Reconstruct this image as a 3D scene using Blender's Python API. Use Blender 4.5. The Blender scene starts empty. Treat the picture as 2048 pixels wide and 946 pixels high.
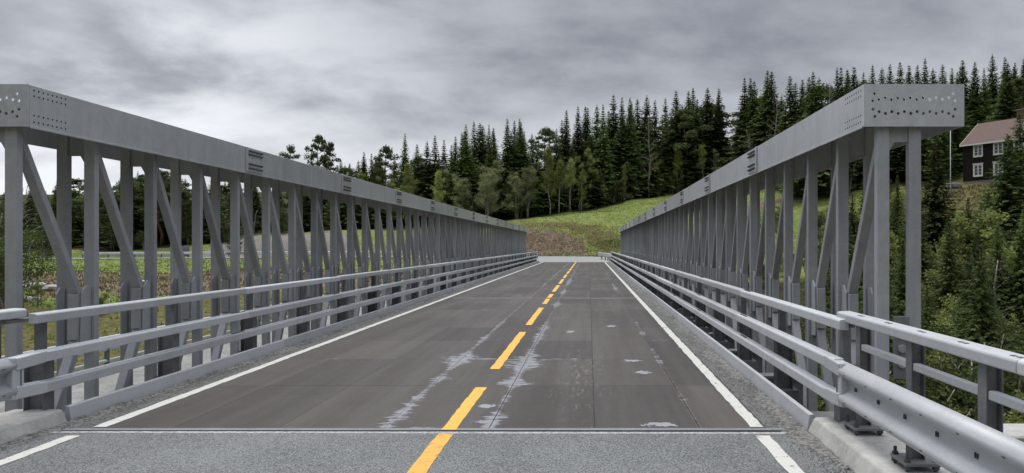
import bpy, bmesh, math, random
import numpy as np
from mathutils import Vector, Matrix

random.seed(11)
rng = np.random.default_rng(11)
scn = bpy.context.scene
COL = scn.collection
R = math.radians

# ------------------------------------------------------------------ camera
F = 2048 * 24.0 / 36.0          # focal length in photo pixels
VX, VY, CH = 1178.0, 490.0, 1.65
cd = bpy.data.cameras.new('camera')
cd.lens = 24.0; cd.sensor_width = 36.0
cd.shift_x = -(VX - 1024) / 2048; cd.shift_y = (VY - 473) / 2048
cd.clip_start = 0.05; cd.clip_end = 6000
cam = bpy.data.objects.new('camera', cd); COL.objects.link(cam)
cam.location = (0, 0, CH); cam.rotation_euler = (R(90), 0, 0)
scn.camera = cam

# ------------------------------------------------------------------ light
SUN_EL, SUN_AZ = 70.0, 325.0        # azimuth clockwise from +Y
world = bpy.data.worlds.new('World'); scn.world = world; world.use_nodes = True
sd = bpy.data.lights.new('sun', 'SUN'); sd.energy = 1.5; sd.angle = R(30); sd.color = (1.0, 0.97, 0.92)
sun = bpy.data.objects.new('sun', sd); COL.objects.link(sun)
sun.rotation_euler = (R(90 - SUN_EL), 0, R(180 - SUN_AZ))
sun.location = (-20, -40, 80)
scn.view_settings.view_transform = 'Standard'; scn.view_settings.look = 'None'
scn.view_settings.exposure = 0.55; scn.view_settings.gamma = 1.0
scn.view_settings.use_curve_mapping = False
scn.cycles.use_denoising = True
scn.cycles.max_bounces = 5

# ------------------------------------------------------------------ node helper
class NT:
    def __init__(s, nt):
        s.nt = nt
    def n(s, t, **kw):
        nd = s.nt.nodes.new(t)
        for k, v in kw.items():
            setattr(nd, k, v)
        return nd
    def put(s, sock, v):
        if v is None: return
        if hasattr(v, 'is_linked'):
            s.nt.links.new(v, sock)
        else:
            if sock.type == 'RGBA' and not isinstance(v, (int, float)) and len(v) == 3: v = (*v, 1)
            sock.default_value = v
    def m(s, op, a, b=None, c=None, clamp=False):
        nd = s.n('ShaderNodeMath', operation=op, use_clamp=clamp)
        for i, v in enumerate((a, b, c)):
            if v is not None: s.put(nd.inputs[i], v)
        return nd.outputs[0]
    def vm(s, op, a, b=None):
        nd = s.n('ShaderNodeVectorMath', operation=op)
        s.put(nd.inputs[0], a)
        if b is not None: s.put(nd.inputs[1], b)
        return nd.outputs[1 if op in ('DOT_PRODUCT', 'LENGTH', 'DISTANCE') else 0]
    def mix(s, f, a, b, blend='MIX'):
        nd = s.n('ShaderNodeMix', data_type='RGBA', blend_type=blend)
        s.put(nd.inputs[0], f); s.put(nd.inputs[6], a); s.put(nd.inputs[7], b)
        return nd.outputs[2]
    def noise(s, vec, scale, detail=4.0, rough=0.55, dist=0.0):
        nd = s.n('ShaderNodeTexNoise')
        if vec is not None: s.put(nd.inputs['Vector'], vec)
        nd.inputs['Scale'].default_value = scale; nd.inputs['Detail'].default_value = detail
        nd.inputs['Roughness'].default_value = rough; nd.inputs['Distortion'].default_value = dist
        return nd.outputs[0]
    def ss(s, x, a, b):            # smoothstep a..b -> 0..1
        nd = s.n('ShaderNodeMapRange', interpolation_type='SMOOTHSTEP')
        s.put(nd.inputs[0], x); s.put(nd.inputs[1], a); s.put(nd.inputs[2], b)
        nd.inputs[3].default_value = 0; nd.inputs[4].default_value = 1
        return nd.outputs[0]
    def mr(s, x, a, b, c, d):
        nd = s.n('ShaderNodeMapRange')
        s.put(nd.inputs[0], x)
        for i, v in enumerate((a, b, c, d)): nd.inputs[i + 1].default_value = v
        return nd.outputs[0]
    def sep(s, v):
        nd = s.n('ShaderNodeSeparateXYZ'); s.put(nd.inputs[0], v); return nd.outputs
    def comb(s, x, y, z):
        nd = s.n('ShaderNodeCombineXYZ')
        for i, v in enumerate((x, y, z)): s.put(nd.inputs[i], v)
        return nd.outputs[0]
    def pos(s):
        return s.n('ShaderNodeNewGeometry').outputs['Position']
    def bump(s, h, strength=0.3, dist=0.02):
        nd = s.n('ShaderNodeBump'); nd.inputs['Strength'].default_value = strength
        nd.inputs['Distance'].default_value = dist; s.put(nd.inputs['Height'], h)
        return nd.outputs[0]

def material(name, rough=0.6, metal=0.0, spec=0.5):
    m = bpy.data.materials.new(name); m.use_nodes = True
    b = m.node_tree.nodes['Principled BSDF']
    b.inputs['Roughness'].default_value = rough; b.inputs['Metallic'].default_value = metal
    b.inputs['Specular IOR Level'].default_value = spec
    return m, NT(m.node_tree), b
def setc(n, b, v): n.put(b.inputs['Base Color'], v)

# ------------------------------------------------------------------ world: overcast cloud over a Nishita sky
w = NT(world.node_tree)
bg = world.node_tree.nodes['Background']
sky = w.n('ShaderNodeTexSky', sky_type='NISHITA'); sky.sun_disc = False
sky.sun_elevation = R(SUN_EL); sky.sun_rotation = R(SUN_AZ)
d = w.n('ShaderNodeTexCoord').outputs['Generated']
dx, dy, dz = w.sep(d)
zz = w.m('ADD', w.m('MAXIMUM', dz, 0.0), 0.30)
cp = w.comb(w.m('DIVIDE', dx, zz), w.m('DIVIDE', dy, zz), w.m('MULTIPLY', dz, 0.5))
cp = w.vm('ADD', w.vm('MULTIPLY', cp, (0.8, 1.0, 1.0)), (3.1, 7.4, 0.0))
n1 = w.noise(cp, 0.75, 4.0, 0.45, 0.3)
n2 = w.noise(cp, 1.9, 6.0, 0.55, 0.15)
n3 = w.noise(cp, 7.0, 4.0, 0.5, 0.2)
cl = w.m('ADD', w.m('ADD', w.m('MULTIPLY', n1, 0.50), w.m('MULTIPLY', n2, 0.45)), w.m('MULTIPLY', n3, 0.05))
cl = w.ss(cl, 0.40, 0.60)
low = w.ss(dz, 0.27, 0.02)                        # paler cloud towards the horizon
brk = w.vm('SUBTRACT', d, tuple(Vector((-0.62, 1.0, 0.17)).normalized()))
brk = w.m('MULTIPLY', w.vm('DOT_PRODUCT', brk, brk), -16.0)
brk = w.m('POWER', 2.718, brk)        # thin break in the cloud low on the left
cl = w.m('ADD', w.m('MULTIPLY', cl, 0.42), w.m('ADD', w.m('MULTIPLY', low, 0.36), w.m('MULTIPLY', brk, w.m('MULTIPLY', w.ss(n2, .25, .60), 0.62))), clamp=True)
ccol = w.mix(cl, (1.22, 1.31, 1.54), (6.4, 6.54, 6.85))
over = w.m('ADD', 1.0, w.m('MULTIPLY', w.ss(dz, 0.34, 0.95), 2.2))   # overcast dome is brighter overhead
ccol = w.mix(1.0, ccol, w.comb(over, over, over), 'MULTIPLY')
w.put(bg.inputs[0], w.mix(0.95, sky.outputs[0], ccol)); bg.inputs[1].default_value = 0.1

# ------------------------------------------------------------------ mesh helpers
class MB:
    def __init__(s): s.v = []; s.f = []; s.mi = []
    def add(s, vs, fs, mi=0):
        o = len(s.v); s.v += [tuple(v) for v in vs]
        s.f += [tuple(i + o for i in f) for f in fs]; s.mi += [mi] * len(fs)
        return s
    def box(s, x0, x1, y0, y1, z0, z1, mi=0):
        if x0 > x1: x0, x1 = x1, x0
        vs = [(x0,y0,z0),(x1,y0,z0),(x1,y1,z0),(x0,y1,z0),(x0,y0,z1),(x1,y0,z1),(x1,y1,z1),(x0,y1,z1)]
        return s.add(vs, [(0,3,2,1),(4,5,6,7),(0,1,5,4),(1,2,6,5),(2,3,7,6),(3,0,4,7)], mi)
    def prism(s, poly, axis, a, b, mi=0):
        """poly: list of 2D points; axis 'x': (y,z) pts, 'y': (x,z), 'z': (x,y)"""
        def p(q, t):
            return {'x': (t, q[0], q[1]), 'y': (q[0], t, q[1]), 'z': (q[0], q[1], t)}[axis]
        n = len(poly)
        vs = [p(q, a) for q in poly] + [p(q, b) for q in poly]
        fs = [tuple(range(n))[::-1], tuple(range(n, 2*n))] + [(i, (i+1) % n, n + (i+1) % n, n + i) for i in range(n)]
        return s.add(vs, fs, mi)
    def bar(s, p, q, w_, h_, side=(1,0,0), mi=0):
        p, q = Vector(p), Vector(q); d_ = (q - p).normalized()
        sx = Vector(side); sx = (sx - d_ * sx.dot(d_)).normalized(); up = d_.cross(sx)
        vs = []
        for c in (p, q):
            for a, b in ((-1,-1),(1,-1),(1,1),(-1,1)):
                vs.append(c + sx * a * w_ / 2 + up * b * h_ / 2)
        return s.add(vs, [(0,3,2,1),(4,5,6,7),(0,1,5,4),(1,2,6,5),(2,3,7,6),(3,0,4,7)], mi)
    def tube(s, pts, rad, n=6, mi=0, cap=True):
        pts = [Vector(p) for p in pts]; k = len(pts); vs = []; fs = []
        for i, p in enumerate(pts):
            t = (pts[min(i+1, k-1)] - pts[max(i-1, 0)]).normalized()
            a = t.cross(Vector((0.31, 0.95, 0.1)))
            if a.length < 1e-4: a = t.cross(Vector((1, 0, 0)))
            a.normalize(); b = t.cross(a)
            r = rad[i] if hasattr(rad, '__len__') else rad
            for j in range(n):
                an = 2 * math.pi * j / n
                vs.append(p + a * math.cos(an) * r + b * math.sin(an) * r)
        for i in range(k - 1):
            for j in range(n):
                fs.append((i*n + j, i*n + (j+1) % n, (i+1)*n + (j+1) % n, (i+1)*n + j))
        if cap:
            fs.append(tuple(range(n))[::-1]); fs.append(tuple(range((k-1)*n, k*n)))
        return s.add(vs, fs, mi)
    def sweep(s, prof, path, mi=0, closed=True):
        """prof: (side, z) pts ; path: list of (x,y,z,dirx,diry): side vector = right of dir"""
        n = len(prof); vs = []; fs = []
        for (x, y, z, ux, uy) in path:
            for (a, b) in prof: vs.append((x + uy * a, y - ux * a, z + b))
        for i in range(len(path) - 1):
            for j in range(n if closed else n - 1):
                fs.append((i*n + j, (i+1)*n + j, (i+1)*n + (j+1) % n, i*n + (j+1) % n))
        if closed:
            fs.append(tuple(range(n))); fs.append(tuple(range((len(path)-1)*n, len(path)*n))[::-1])
        return s.add(vs, fs, mi)
    def mesh(s, name, mats, bevel=0.0, smooth=False, seg=1):
        me = bpy.data.meshes.new(name); me.from_pydata(s.v, [], s.f)
        for m in (mats if isinstance(mats, (list, tuple)) else [mats]): me.materials.append(m)
        if any(s.mi): me.polygons.foreach_set('material_index', s.mi)
        bm = bmesh.new(); bm.from_mesh(me)
        bmesh.ops.recalc_face_normals(bm, faces=bm.faces)
        if bevel > 0:
            bmesh.ops.bevel(bm, geom=[e for e in bm.edges if len(e.link_faces) == 2 and e.calc_face_angle(0) > 0.4],
                            offset=bevel, segments=seg, profile=0.5, affect='EDGES', clamp_overlap=True)
        bm.to_mesh(me); bm.free()
        if smooth: me.polygons.foreach_set('use_smooth', [True] * len(me.polygons))
        return me

def raw_mesh(name, V, Fc, mats, mi=None, smooth=False):
    me = bpy.data.meshes.new(name); me.from_pydata(V, [], Fc)
    for m in (mats if isinstance(mats, (list, tuple)) else [mats]): me.materials.append(m)
    if mi is not None: me.polygons.foreach_set('material_index', mi)
    if smooth: me.polygons.foreach_set('use_smooth', [True] * len(me.polygons))
    return me
def mk(name, me, parent=None, loc=(0,0,0), rz=0.0, sc=None):
    o = bpy.data.objects.new(name, me); COL.objects.link(o)
    o.location = loc; o.rotation_euler = (0, 0, rz)
    if sc: o.scale = sc if hasattr(sc, '__len__') else (sc, sc, sc)
    if parent is not None: o.parent = parent
    return o
def thing(name, label, cat, loc=(0,0,0), rz=0.0, group=None):
    o = mk(name, None, None, loc, rz); tag(o, label, cat, group); return o
def tag(o, label=None, cat=None, group=None, kind=None):
    if label: o['label'] = label
    if cat: o['category'] = cat
    if group: o['group'] = group
    if kind: o['kind'] = kind
    return o
def at(px, py, Y):               # photo pixel at a distance -> world point (used to survey the site)
    return Vector(((px - VX) / F * Y, Y, CH - (py - VY) / F * Y))

# ------------------------------------------------------------------ materials
def steel(name, base, var=0.06, rough=0.5, metal=0.25, spec=0.5, warm=0.0, streak=0.0):
    m, n, b = material(name, rough, metal, spec)
    p = n.pos(); info = n.n('ShaderNodeObjectInfo').outputs['Random']
    a = n.noise(p, 1.3, 5, 0.6); c = n.noise(p, 55, 3, 0.7); e = n.noise(p, 7, 4, 0.65, 0.6)
    v = n.m('ADD', n.m('ADD', n.m('MULTIPLY', n.m('SUBTRACT', a, 0.5), var * 3.2), n.m('MULTIPLY', n.m('SUBTRACT', c, 0.5), var * 2.2)),
            n.m('ADD', n.m('MULTIPLY', n.m('SUBTRACT', e, 0.5), var * 2.0), n.m('MULTIPLY', n.m('SUBTRACT', info, 0.5), var * 2.4)))
    if streak:
        x_, y_, z_ = n.sep(p)
        sn = n.noise(n.comb(n.m('MULTIPLY', x_, 6), n.m('MULTIPLY', y_, 6), n.m('MULTIPLY', z_, 0.6)), 1.6, 4, 0.6)
        v = n.m('ADD', v, n.m('MULTIPLY', n.m('SUBTRACT', sn, 0.5), streak))
    vo = n.n('ShaderNodeTexVoronoi'); vo.inputs['Scale'].default_value = 22; n.put(vo.inputs['Vector'], p)
    v = n.m('ADD', v, n.m('MULTIPLY', n.m('SUBTRACT', n.sep(vo.outputs['Color'])[0], 0.5), var * 0.3))
    st_ = n.ss(n.noise(p, 2.6, 6, 0.7, 0.8), 0.60, 0.72)            # dull stains
    v = n.m('SUBTRACT', v, n.m('MULTIPLY', st_, var * 0.5))
    v = n.m('MAXIMUM', n.m('ADD', v, base), 0.02)
    setc(n, b, n.comb(n.m('MULTIPLY', v, 0.965 + warm), n.m('MULTIPLY', v, 1.0), n.m('MULTIPLY', v, 1.045 - warm)))
    n.put(b.inputs['Roughness'], n.m('ADD', rough - 0.08, n.m('MULTIPLY', e, 0.16)))
    n.put(b.inputs['Normal'], n.bump(c, 0.08, 0.004))
    return m
M = {}
M['chord'] = steel('galvanised_chord', 0.53, 0.075, 0.40, 0.35, 0.5, streak=0.20)
M['post'] = steel('galvanised_post', 0.35, 0.055, 0.50, 0.15, 0.4, streak=0.14)
M['rail'] = steel('galvanised_rail', 0.52, 0.06, 0.45, 0.15, 0.45, streak=0.08)
M['wbeam'] = steel('galvanised_wbeam', 0.52, 0.06, 0.50, 0.1, 0.45)
M['railpost'] = steel('dark_galvanised', 0.15, 0.05, 0.65, 0.0, 0.3)
M['bolt'] = steel('dirty_bolt', 0.09, 0.03, 0.7, 0.2)
M['kerb_steel'] = steel('painted_kerb', 0.42, 0.05, 0.55, 0.1, streak=0.05)

# deck surface: brown epoxy on steel with worn patches along the seams
m, n, b = material('deck_epoxy', 0.6, 0.0, 0.35)
p = n.pos(); x_, y_, z_ = n.sep(p); info = n.n('ShaderNodeObjectInfo').outputs['Random']
ns = n.noise(p, 6.0, 6, 0.62, 0.4); nm = n.noise(p, 2.0, 5, 0.6, 0.5); nf = n.noise(p, 150, 2, 0.6)
wy = n.noise(n.comb(0.0, n.m('MULTIPLY', y_, 0.45), 3.7), 1.0, 3, 0.6)
def gauss(c, sg, amp):
    t = n.m('DIVIDE', n.m('SUBTRACT', y_, c), sg)
    return n.m('MULTIPLY', n.m('POWER', 2.718, n.m('MULTIPLY', n.m('MULTIPLY', t, t), -1.0)), amp)
nm2 = n.noise(p, 11, 5, .7)
ns2 = n.noise(n.comb(n.m('MULTIPLY', x_, 0.5), n.m('MULTIPLY', y_, 1.35), 0.0), 9.0, 6, 0.68, 0.2)
mask = None
for sx, base_w, bursts in ((-1.85, 0.018, ((6.6, 0.7, 0.05), (9.9, 0.5, 0.15), (8.4, .25, .06), (12.0, 0.5, 0.03))),
                           (-0.90, 0.018, ((6.4, 0.3, 0.07), (8.2, 0.22, 0.12), (9.6, 0.7, 0.15), (12.3, .8, 0.05), (13.6, .3, .05), (19, .6, 0.08), (24, 1.0, 0.07), (31, 2, .07))),
                           (1.00, 0.008, ((9.9, 0.3, 0.03), (12.8, 0.25, 0.05), (26, 1.5, .05)))):
    wd = n.m('ADD', base_w, n.m('MULTIPLY', n.ss(wy, 0.5, 0.75), 0.05))
    for g in bursts: wd = n.m('ADD', wd, gauss(*g))
    dd = n.m('ABSOLUTE', n.m('SUBTRACT', x_, sx))
    q = n.m('SUBTRACT', n.m('MULTIPLY', wd, n.mr(ns2, 0.36, 0.64, -0.35, 2.3)), dd)
    q = n.m('MULTIPLY', n.ss(q, -0.012, 0.035), n.mr(nm2, .3, .7, .55, 1.0))
    mask = q if mask is None else n.m('MAXIMUM', mask, q)
# transverse seams rubbed bare here and there
ty = n.m('ABSOLUTE', n.m('SUBTRACT', n.m('MODULO', n.m('SUBTRACT', y_, 6.15), 1.87), 0.935))
ty = n.m('SUBTRACT', 0.935, ty)
tw = n.ss(n.noise(n.comb(n.m('MULTIPLY', x_, 0.9), n.m('MULTIPLY', y_, 0.33), 8.0), 1.0, 3, 0.6), 0.55, 0.68)
mask = n.m('MAXIMUM', mask, n.m('MULTIPLY', n.ss(n.m('SUBTRACT', n.m('MULTIPLY', tw, n.mr(ns, .3, .7, 0, .075)), ty), 0.0, 0.02), 0.8))
spots = n.m('MULTIPLY', n.ss(n.noise(p, 3.1, 7, 0.68), 0.735, 0.76), 0.8)
for (cx_, cy_, rx_, ry_) in ((0.66, 6.28, .20, .10), (0.70, 8.85, .13, .13), (0.62, 9.75, .16, .10), (-1.05, 7.0, .10, .12), (0.45, 13.9, .14, .2), (-0.35, 13.0, .1, .2)):
    ex = n.m('DIVIDE', n.m('SUBTRACT', x_, cx_), rx_); ey = n.m('DIVIDE', n.m('SUBTRACT', y_, cy_), ry_)
    rr_ = n.m('SQRT', n.m('ADD', n.m('MULTIPLY', ex, ex), n.m('MULTIPLY', ey, ey)))
    spots = n.m('MAXIMUM', spots, n.ss(n.m('SUBTRACT', n.mr(n.noise(p, 14, 4, .6), .3, .7, .15, 1.35), rr_), 0.0, 0.15))
mask = n.m('MAXIMUM', mask, spots)
# pale scuffing in the wheel track of the near lane
sc_x = n.m('DIVIDE', n.m('SUBTRACT', x_, -0.1), 0.45)
sc_y = n.m('DIVIDE', n.m('SUBTRACT', y_, 9.0), 3.0)
scf = n.m('POWER', 2.718, n.m('MULTIPLY', n.m('ADD', n.m('MULTIPLY', sc_x, sc_x), n.m('MULTIPLY', sc_y, sc_y)), -1.0))
scn_n = n.noise(n.comb(n.m('MULTIPLY', x_, 8), n.m('MULTIPLY', y_, 1.6), 0), 2.2, 7, 0.75)
scuff = n.m('MULTIPLY', n.ss(n.m('ADD', scn_n, n.m('MULTIPLY', scf, 0.12)), 0.60, 0.82), 0.55)
lane = n.m('MULTIPLY', n.ss(n.noise(n.comb(n.m('MULTIPLY', x_, 2.6), n.m('MULTIPLY', y_, 0.12), 5), 1.0, 5, 0.65), 0.35, 0.68), 0.75)
c = n.mix(nm, (0.038, 0.033, 0.029), (0.068, 0.059, 0.052))
c = n.mix(lane, c, (0.088, 0.080, 0.073))
tone = n.m('ADD', 0.76, n.m('MULTIPLY', info, 0.46))
tone = n.m('MULTIPLY', tone, n.m('ADD', 0.88, n.m('MULTIPLY', nf, 0.24)))
c = n.mix(1.0, c, n.comb(tone, tone, tone), 'MULTIPLY')
c = n.mix(scuff, c, (0.26, 0.25, 0.24))
c = n.mix(mask, c, n.mix(nm, (0.24, 0.245, 0.275), (0.34, 0.345, 0.375)))
setc(n, b, c)
n.put(b.inputs['Roughness'], n.m('SUBTRACT', n.m('ADD', 0.42, n.m('MULTIPLY', ns, 0.25)), n.m('MULTIPLY', lane, .1)))
n.put(b.inputs['Normal'], n.bump(n.m('ADD', nf, n.m('MULTIPLY', mask, -0.5)), 0.25, 0.004))
M['deck'] = m

def rough_mineral(name, lo, hi, sc1, sc2, rough=0.85, bump=0.5, warm=(1, 1, 1), bd=0.01, big=0.6):
    m, n, b = material(name, rough, 0, 0.35)
    p = n.pos()
    vo = n.n('ShaderNodeTexVoronoi'); vo.inputs['Scale'].default_value = sc1; n.put(vo.inputs['Vector'], p)
    f1 = n.sep(vo.outputs['Color'])[0]
    a = n.noise(p, sc2, 5, 0.65); g = n.noise(p, big, 5, 0.6, 0.4)
    v = n.m('ADD', n.m('MULTIPLY', f1, 0.45), n.m('ADD', n.m('MULTIPLY', a, 0.25), n.m('MULTIPLY', g, 0.40)))
    v = n.ss(v, 0.25, 0.85)
    setc(n, b, n.mix(v, tuple(lo * k for k in warm), tuple(hi * k for k in warm)))
    n.put(b.inputs['Normal'], n.bump(n.m('ADD', vo.outputs['Distance'], a), bump, bd))
    return m
M['asphalt'] = rough_mineral('asphalt_coarse', 0.05, 0.27, 130, 60, 0.85, 0.5, (0.96, 1.0, 1.0), 0.006)
M['asphalt_far'] = rough_mineral('asphalt_pale', 0.22, 0.34, 60, 3, 0.75, 0.2, (0.97, 1.0, 1.0))
M['shoulder'] = rough_mineral('dirty_shoulder', 0.065, 0.18, 45, 5, 0.9, 0.5, (1, 1, 0.97), 0.01, 2.5)
M['grit'] = rough_mineral('loose_grit', 0.08, 0.24, 40, 9, 0.95, 0.6, (1, 0.98, 0.94))
def concrete(name, lo, hi, warm=(1, 0.99, 0.95)):
    m, n, b = material(name, 0.85, 0, 0.3); p = n.pos(); a = n.noise(p, 2.2, 6, 0.62, 0.6); c = n.noise(p, 26, 4, 0.6); f = n.noise(p, 160, 2, 0.6)
    x_, y_, z_ = n.sep(p); st = n.noise(n.comb(n.m('MULTIPLY', x_, 9), n.m('MULTIPLY', y_, 9), n.m('MULTIPLY', z_, 1.2)), 1.0, 4, .6)
    v = n.m('ADD', n.m('ADD', n.m('MULTIPLY', a, .45), n.m('MULTIPLY', c, .2)), n.m('ADD', n.m('MULTIPLY', f, .1), n.m('MULTIPLY', st, .25)))
    col = n.mix(n.ss(v, .35, .65), tuple(lo*k for k in warm), tuple(hi*k for k in warm))
    col = n.mix(n.m('MULTIPLY', n.ss(n.noise(p, 40, 3, .5), .66, .72), .6), col, (.12, .11, .10))
    setc(n, b, col); n.put(b.inputs['Normal'], n.bump(n.m('ADD', c, f), .15, .004)); return m
M['concrete'] = concrete('weathered_concrete', 0.30, 0.50)
M['slab'] = concrete('greenish_slab', 0.17, 0.34, (0.98, 1.0, 0.95))
M['joint'] = rough_mineral('joint_sealant', 0.20, 0.46, 55, 12, 0.7, 0.3, (1, 0.99, 0.97), 0.004, 3)
M['rock'] = rough_mineral('pale_boulder', 0.32, 0.58, 20, 3, 0.9, 0.5, (1, 0.99, 0.96), 0.05)

def paint(name, col, wear_lo, wear_hi, under):
    m, n, b = material(name, 0.6, 0, 0.4)
    p = n.pos(); a = n.noise(p, 9, 7, 0.72, 0.3); g = n.noise(p, 60, 3, 0.7)
    k = n.ss(a, wear_lo, wear_hi)
    c = n.mix(n.m('MULTIPLY', g, 0.35), col, tuple(0.72 * v for v in col))
    setc(n, b, n.mix(k, c, under)); n.put(b.inputs['Normal'], n.bump(g, 0.2, 0.004))
    return m
M['yellow'] = paint('yellow_paint', (0.82, 0.44, 0.075), 0.62, 0.76, (0.14, 0.11, 0.08))
M['yellow_worn'] = paint('yellow_paint_on_asphalt', (0.76, 0.41, 0.075), 0.50, 0.70, (0.16, 0.15, 0.13))
M['white'] = paint('white_paint', (0.60, 0.60, 0.56), 0.54, 0.70, (0.20, 0.19, 0.18))
def flat(name, col, rough=0.7, spec=0.4):
    m, n, b = material(name, rough, 0, spec)
    p = n.pos(); a = n.noise(p, 11, 4, 0.6)
    setc(n, b, n.mix(a, tuple(0.78 * v for v in col), tuple(min(1, 1.18 * v) for v in col)))
    return m
M['black'] = flat('rubber_and_hole_black', (0.015, 0.015, 0.016), 0.9)  # rubber seal, and the painted dark of the chord's bolt holes

# ------------------------------------------------------------------ terrain
PATH = np.array([(-1.4, 62, 0.0), (-1.5, 68, 0.0), (-2.6, 76, 0.0), (-6.5, 84, 0.0), (-14, 91, 0.0), (-26, 95.5, 0.0),
                 (-45, 97, -0.1), (-80, 97, -0.3), (-140, 95, -0.5), (-260, 90, -1.0)])
CT = [(-14,-40,2),(12,-40,3),(-40,-60,16),(40,-60,18),(-10,-110,34),(30,-110,36),(-120,-110,45),(130,-110,48),(-90,-50,14),(90,-50,18),(-9,0,-1.5),(7,0,-1.6),(-25,0,-5),(25,0,-4),(-6,5,-1.2),(5,5,-1.5),  # high ground behind the camera, added to block low sky light
      (-2,9,-4.0),(-2,14,-6),(-2,24,-8.5),(-2,36,-8),(-2,48,-5.5),(-2,58,-3),(6,60,-2.5),(-10,60,-3),
      (-20,22,-8.5),(-50,18,-8.5),(-100,14,-8),(-18,36,-6.0),(-30,46,-3.4),(-20,56,-2.3),(-45,56,-2.3),(-70,52,-2.6),(-110,50,-3),
      (-20,70,-1.25),(-45,70,-1.25),(-70,72,-1.2),(-20,84,-0.6),(-50,86,-0.6),(-80,86,-0.7),(-60,38,-4.2),
      (-60,112,2.2),(-47,112,3.4),(-32,112,3.2),(-90,116,1.8),(-130,116,1.5),(-22,111,3.6),
      (-24,130,6.6),(-43,140,6),(-51,130,4.8),(-74,130,2.8),(-95,122,2.0),(-130,140,4),(-43,180,10),(-90,180,8),(-130,200,14),
      (-9,106,4.0),(-1,107,4.3),(4,105,3.2),(-1,101.5,.3),(-8,102,.3),(-12,120,6.3),(0,124,7.5),(5,140,10.6),(18,150,12.8),(-3,136,9.2),(19,165,15),(30,140,13.4),(10,118,7.6),
      (9,95,1.3),(14,85,-0.5),(16,102,4.0),(24,100,4.8),(32,100,6.2),(38,120,12.4),(25,120,9.5),(25,72,-2),(40,155,18),(61,160,21.5),(88,150,23.5),
      (55,102,11.0),(60,94,10.4),(65,88,9.8),(50,97,9.2),(48,86,4.9),(56,84,6.4),(57,130,18),(60,170,26),(120,150,29),(90,110,17),(120,90,17),
      (14,30,-8.0),(14,45,-5.5),(22,30,-8),(35,42,-5.5),(30,58,-3.5),(34,68,-2.8),(15,62,-2.6),(50,60,-0.4),(50,42,-3.5),(72,70,4),(75,42,0),(40,22,-7.5),(80,15,-7),
      (-40,260,18),(60,260,38),(160,260,46),(-200,260,18),(-600,600,45),(0,600,60),(600,600,80),(-600,0,10),(600,0,50),(0,-600,0),(-600,-600,5),(600,-600,20),(-1600,1600,60),(1600,1600,90),(-1600,-1600,0),(1600,-1600,0)]
CT = np.array(CT, float)
def tps_k(d2): return np.where(d2 > 1e-9, 0.5 * d2 * np.log(np.maximum(d2, 1e-9)), 0.0)
_S = 100.0
_P = CT[:, :2] / _S; _N = len(CT)
_K = tps_k(((_P[:, None] - _P[None]) ** 2).sum(-1)) + np.eye(_N) * 0.0006
_A = np.zeros((_N + 3, _N + 3)); _A[:_N, :_N] = _K; _A[:_N, _N] = 1; _A[:_N, _N+1:] = _P; _A[_N, :_N] = 1; _A[_N+1:, :_N] = _P.T
_W = np.linalg.solve(_A, np.concatenate([CT[:, 2], np.zeros(3)]))
def sstep(x, a, b):
    t = np.clip((x - a) / (b - a), 0, 1); return t * t * (3 - 2 * t)
def path_dist(X, Y):
    bd = np.full(X.shape, 1e9); bz = np.zeros(X.shape)
    for (x0, y0, z0), (x1, y1, z1) in zip(PATH[:-1], PATH[1:]):
        L2 = (x1-x0)**2 + (y1-y0)**2
        t = np.clip(((X-x0)*(x1-x0) + (Y-y0)*(y1-y0)) / L2, 0, 1)
        dd = np.hypot(X - x0 - t*(x1-x0), Y - y0 - t*(y1-y0))
        k = dd < bd; bd = np.where(k, dd, bd); bz = np.where(k, z0 + t*(z1-z0), bz)
    for (x0, y0), (x1, y1) in (((-1, 66), (-.5, 80)), ((-.5, 80), (-2, 96)), ((-2, 96), (-14, 97))):
        t = np.clip(((X-x0)*(x1-x0) + (Y-y0)*(y1-y0)) / ((x1-x0)**2 + (y1-y0)**2), 0, 1)
        dd = np.hypot(X - x0 - t*(x1-x0), Y - y0 - t*(y1-y0)); k = dd < bd; bd = np.where(k, dd, bd); bz = np.where(k, 0.0, bz)
    return bd, bz
def ground(X, Y):
    X = np.atleast_1d(np.asarray(X, float)); Y = np.atleast_1d(np.asarray(Y, float)); sh = X.shape
    q = np.stack([X.ravel(), Y.ravel()], 1) / _S
    out = np.empty(len(q))
    for i in range(0, len(q), 4000):
        c_ = q[i:i+4000]
        out[i:i+4000] = tps_k(((c_[:, None] - _P[None]) ** 2).sum(-1)) @ _W[:_N] + _W[_N] + c_ @ _W[_N+1:]
    z = out.reshape(sh)
    z = z + 0.25*np.sin(X*0.31 + 1.3*np.sin(Y*0.17)) * np.cos(Y*0.27 + 0.8*np.sin(X*0.13)) + 0.09*np.sin(X*1.1+Y*0.7)*np.sin(Y*1.3-X*0.4)
    bd, bz = path_dist(X, Y)
    k = 1 - sstep(bd, 4.6, 8.5); k = np.where(Y < 63.5, 0, k)
    z = z * (1 - k) + (bz - 0.10) * k
    k = (1 - sstep(np.abs(X + 1.4), 4.6, 8.0)) * (1 - sstep(Y, 4.2, 5.2))           # approach embankment
    z = z * (1 - k) + -0.35 * k
    und = (X > -10.5) & (X < 5.5) & (Y > 5.0) & (Y < 63)                            # open air below the bridge
    z = np.where(und, np.minimum(z, -2.6), z)
    return np.clip(z, -9.5, 120)
def gz(x, y): return float(ground(np.array([x]), np.array([y]))[0])

TLX = [-200, -120, -62, -57, -47, -26, -15, -12, 2, 18, 30, 37, 41, 45, 52, 58, 70, 120, 200]
TLY = [103, 104, 106, 119, 120, 119, 118, 120.5, 131, 149, 146, 132, 112, 103, 103, 114, 114, 112, 112]
def treeline(x): return np.interp(x, TLX, TLY)

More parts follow.
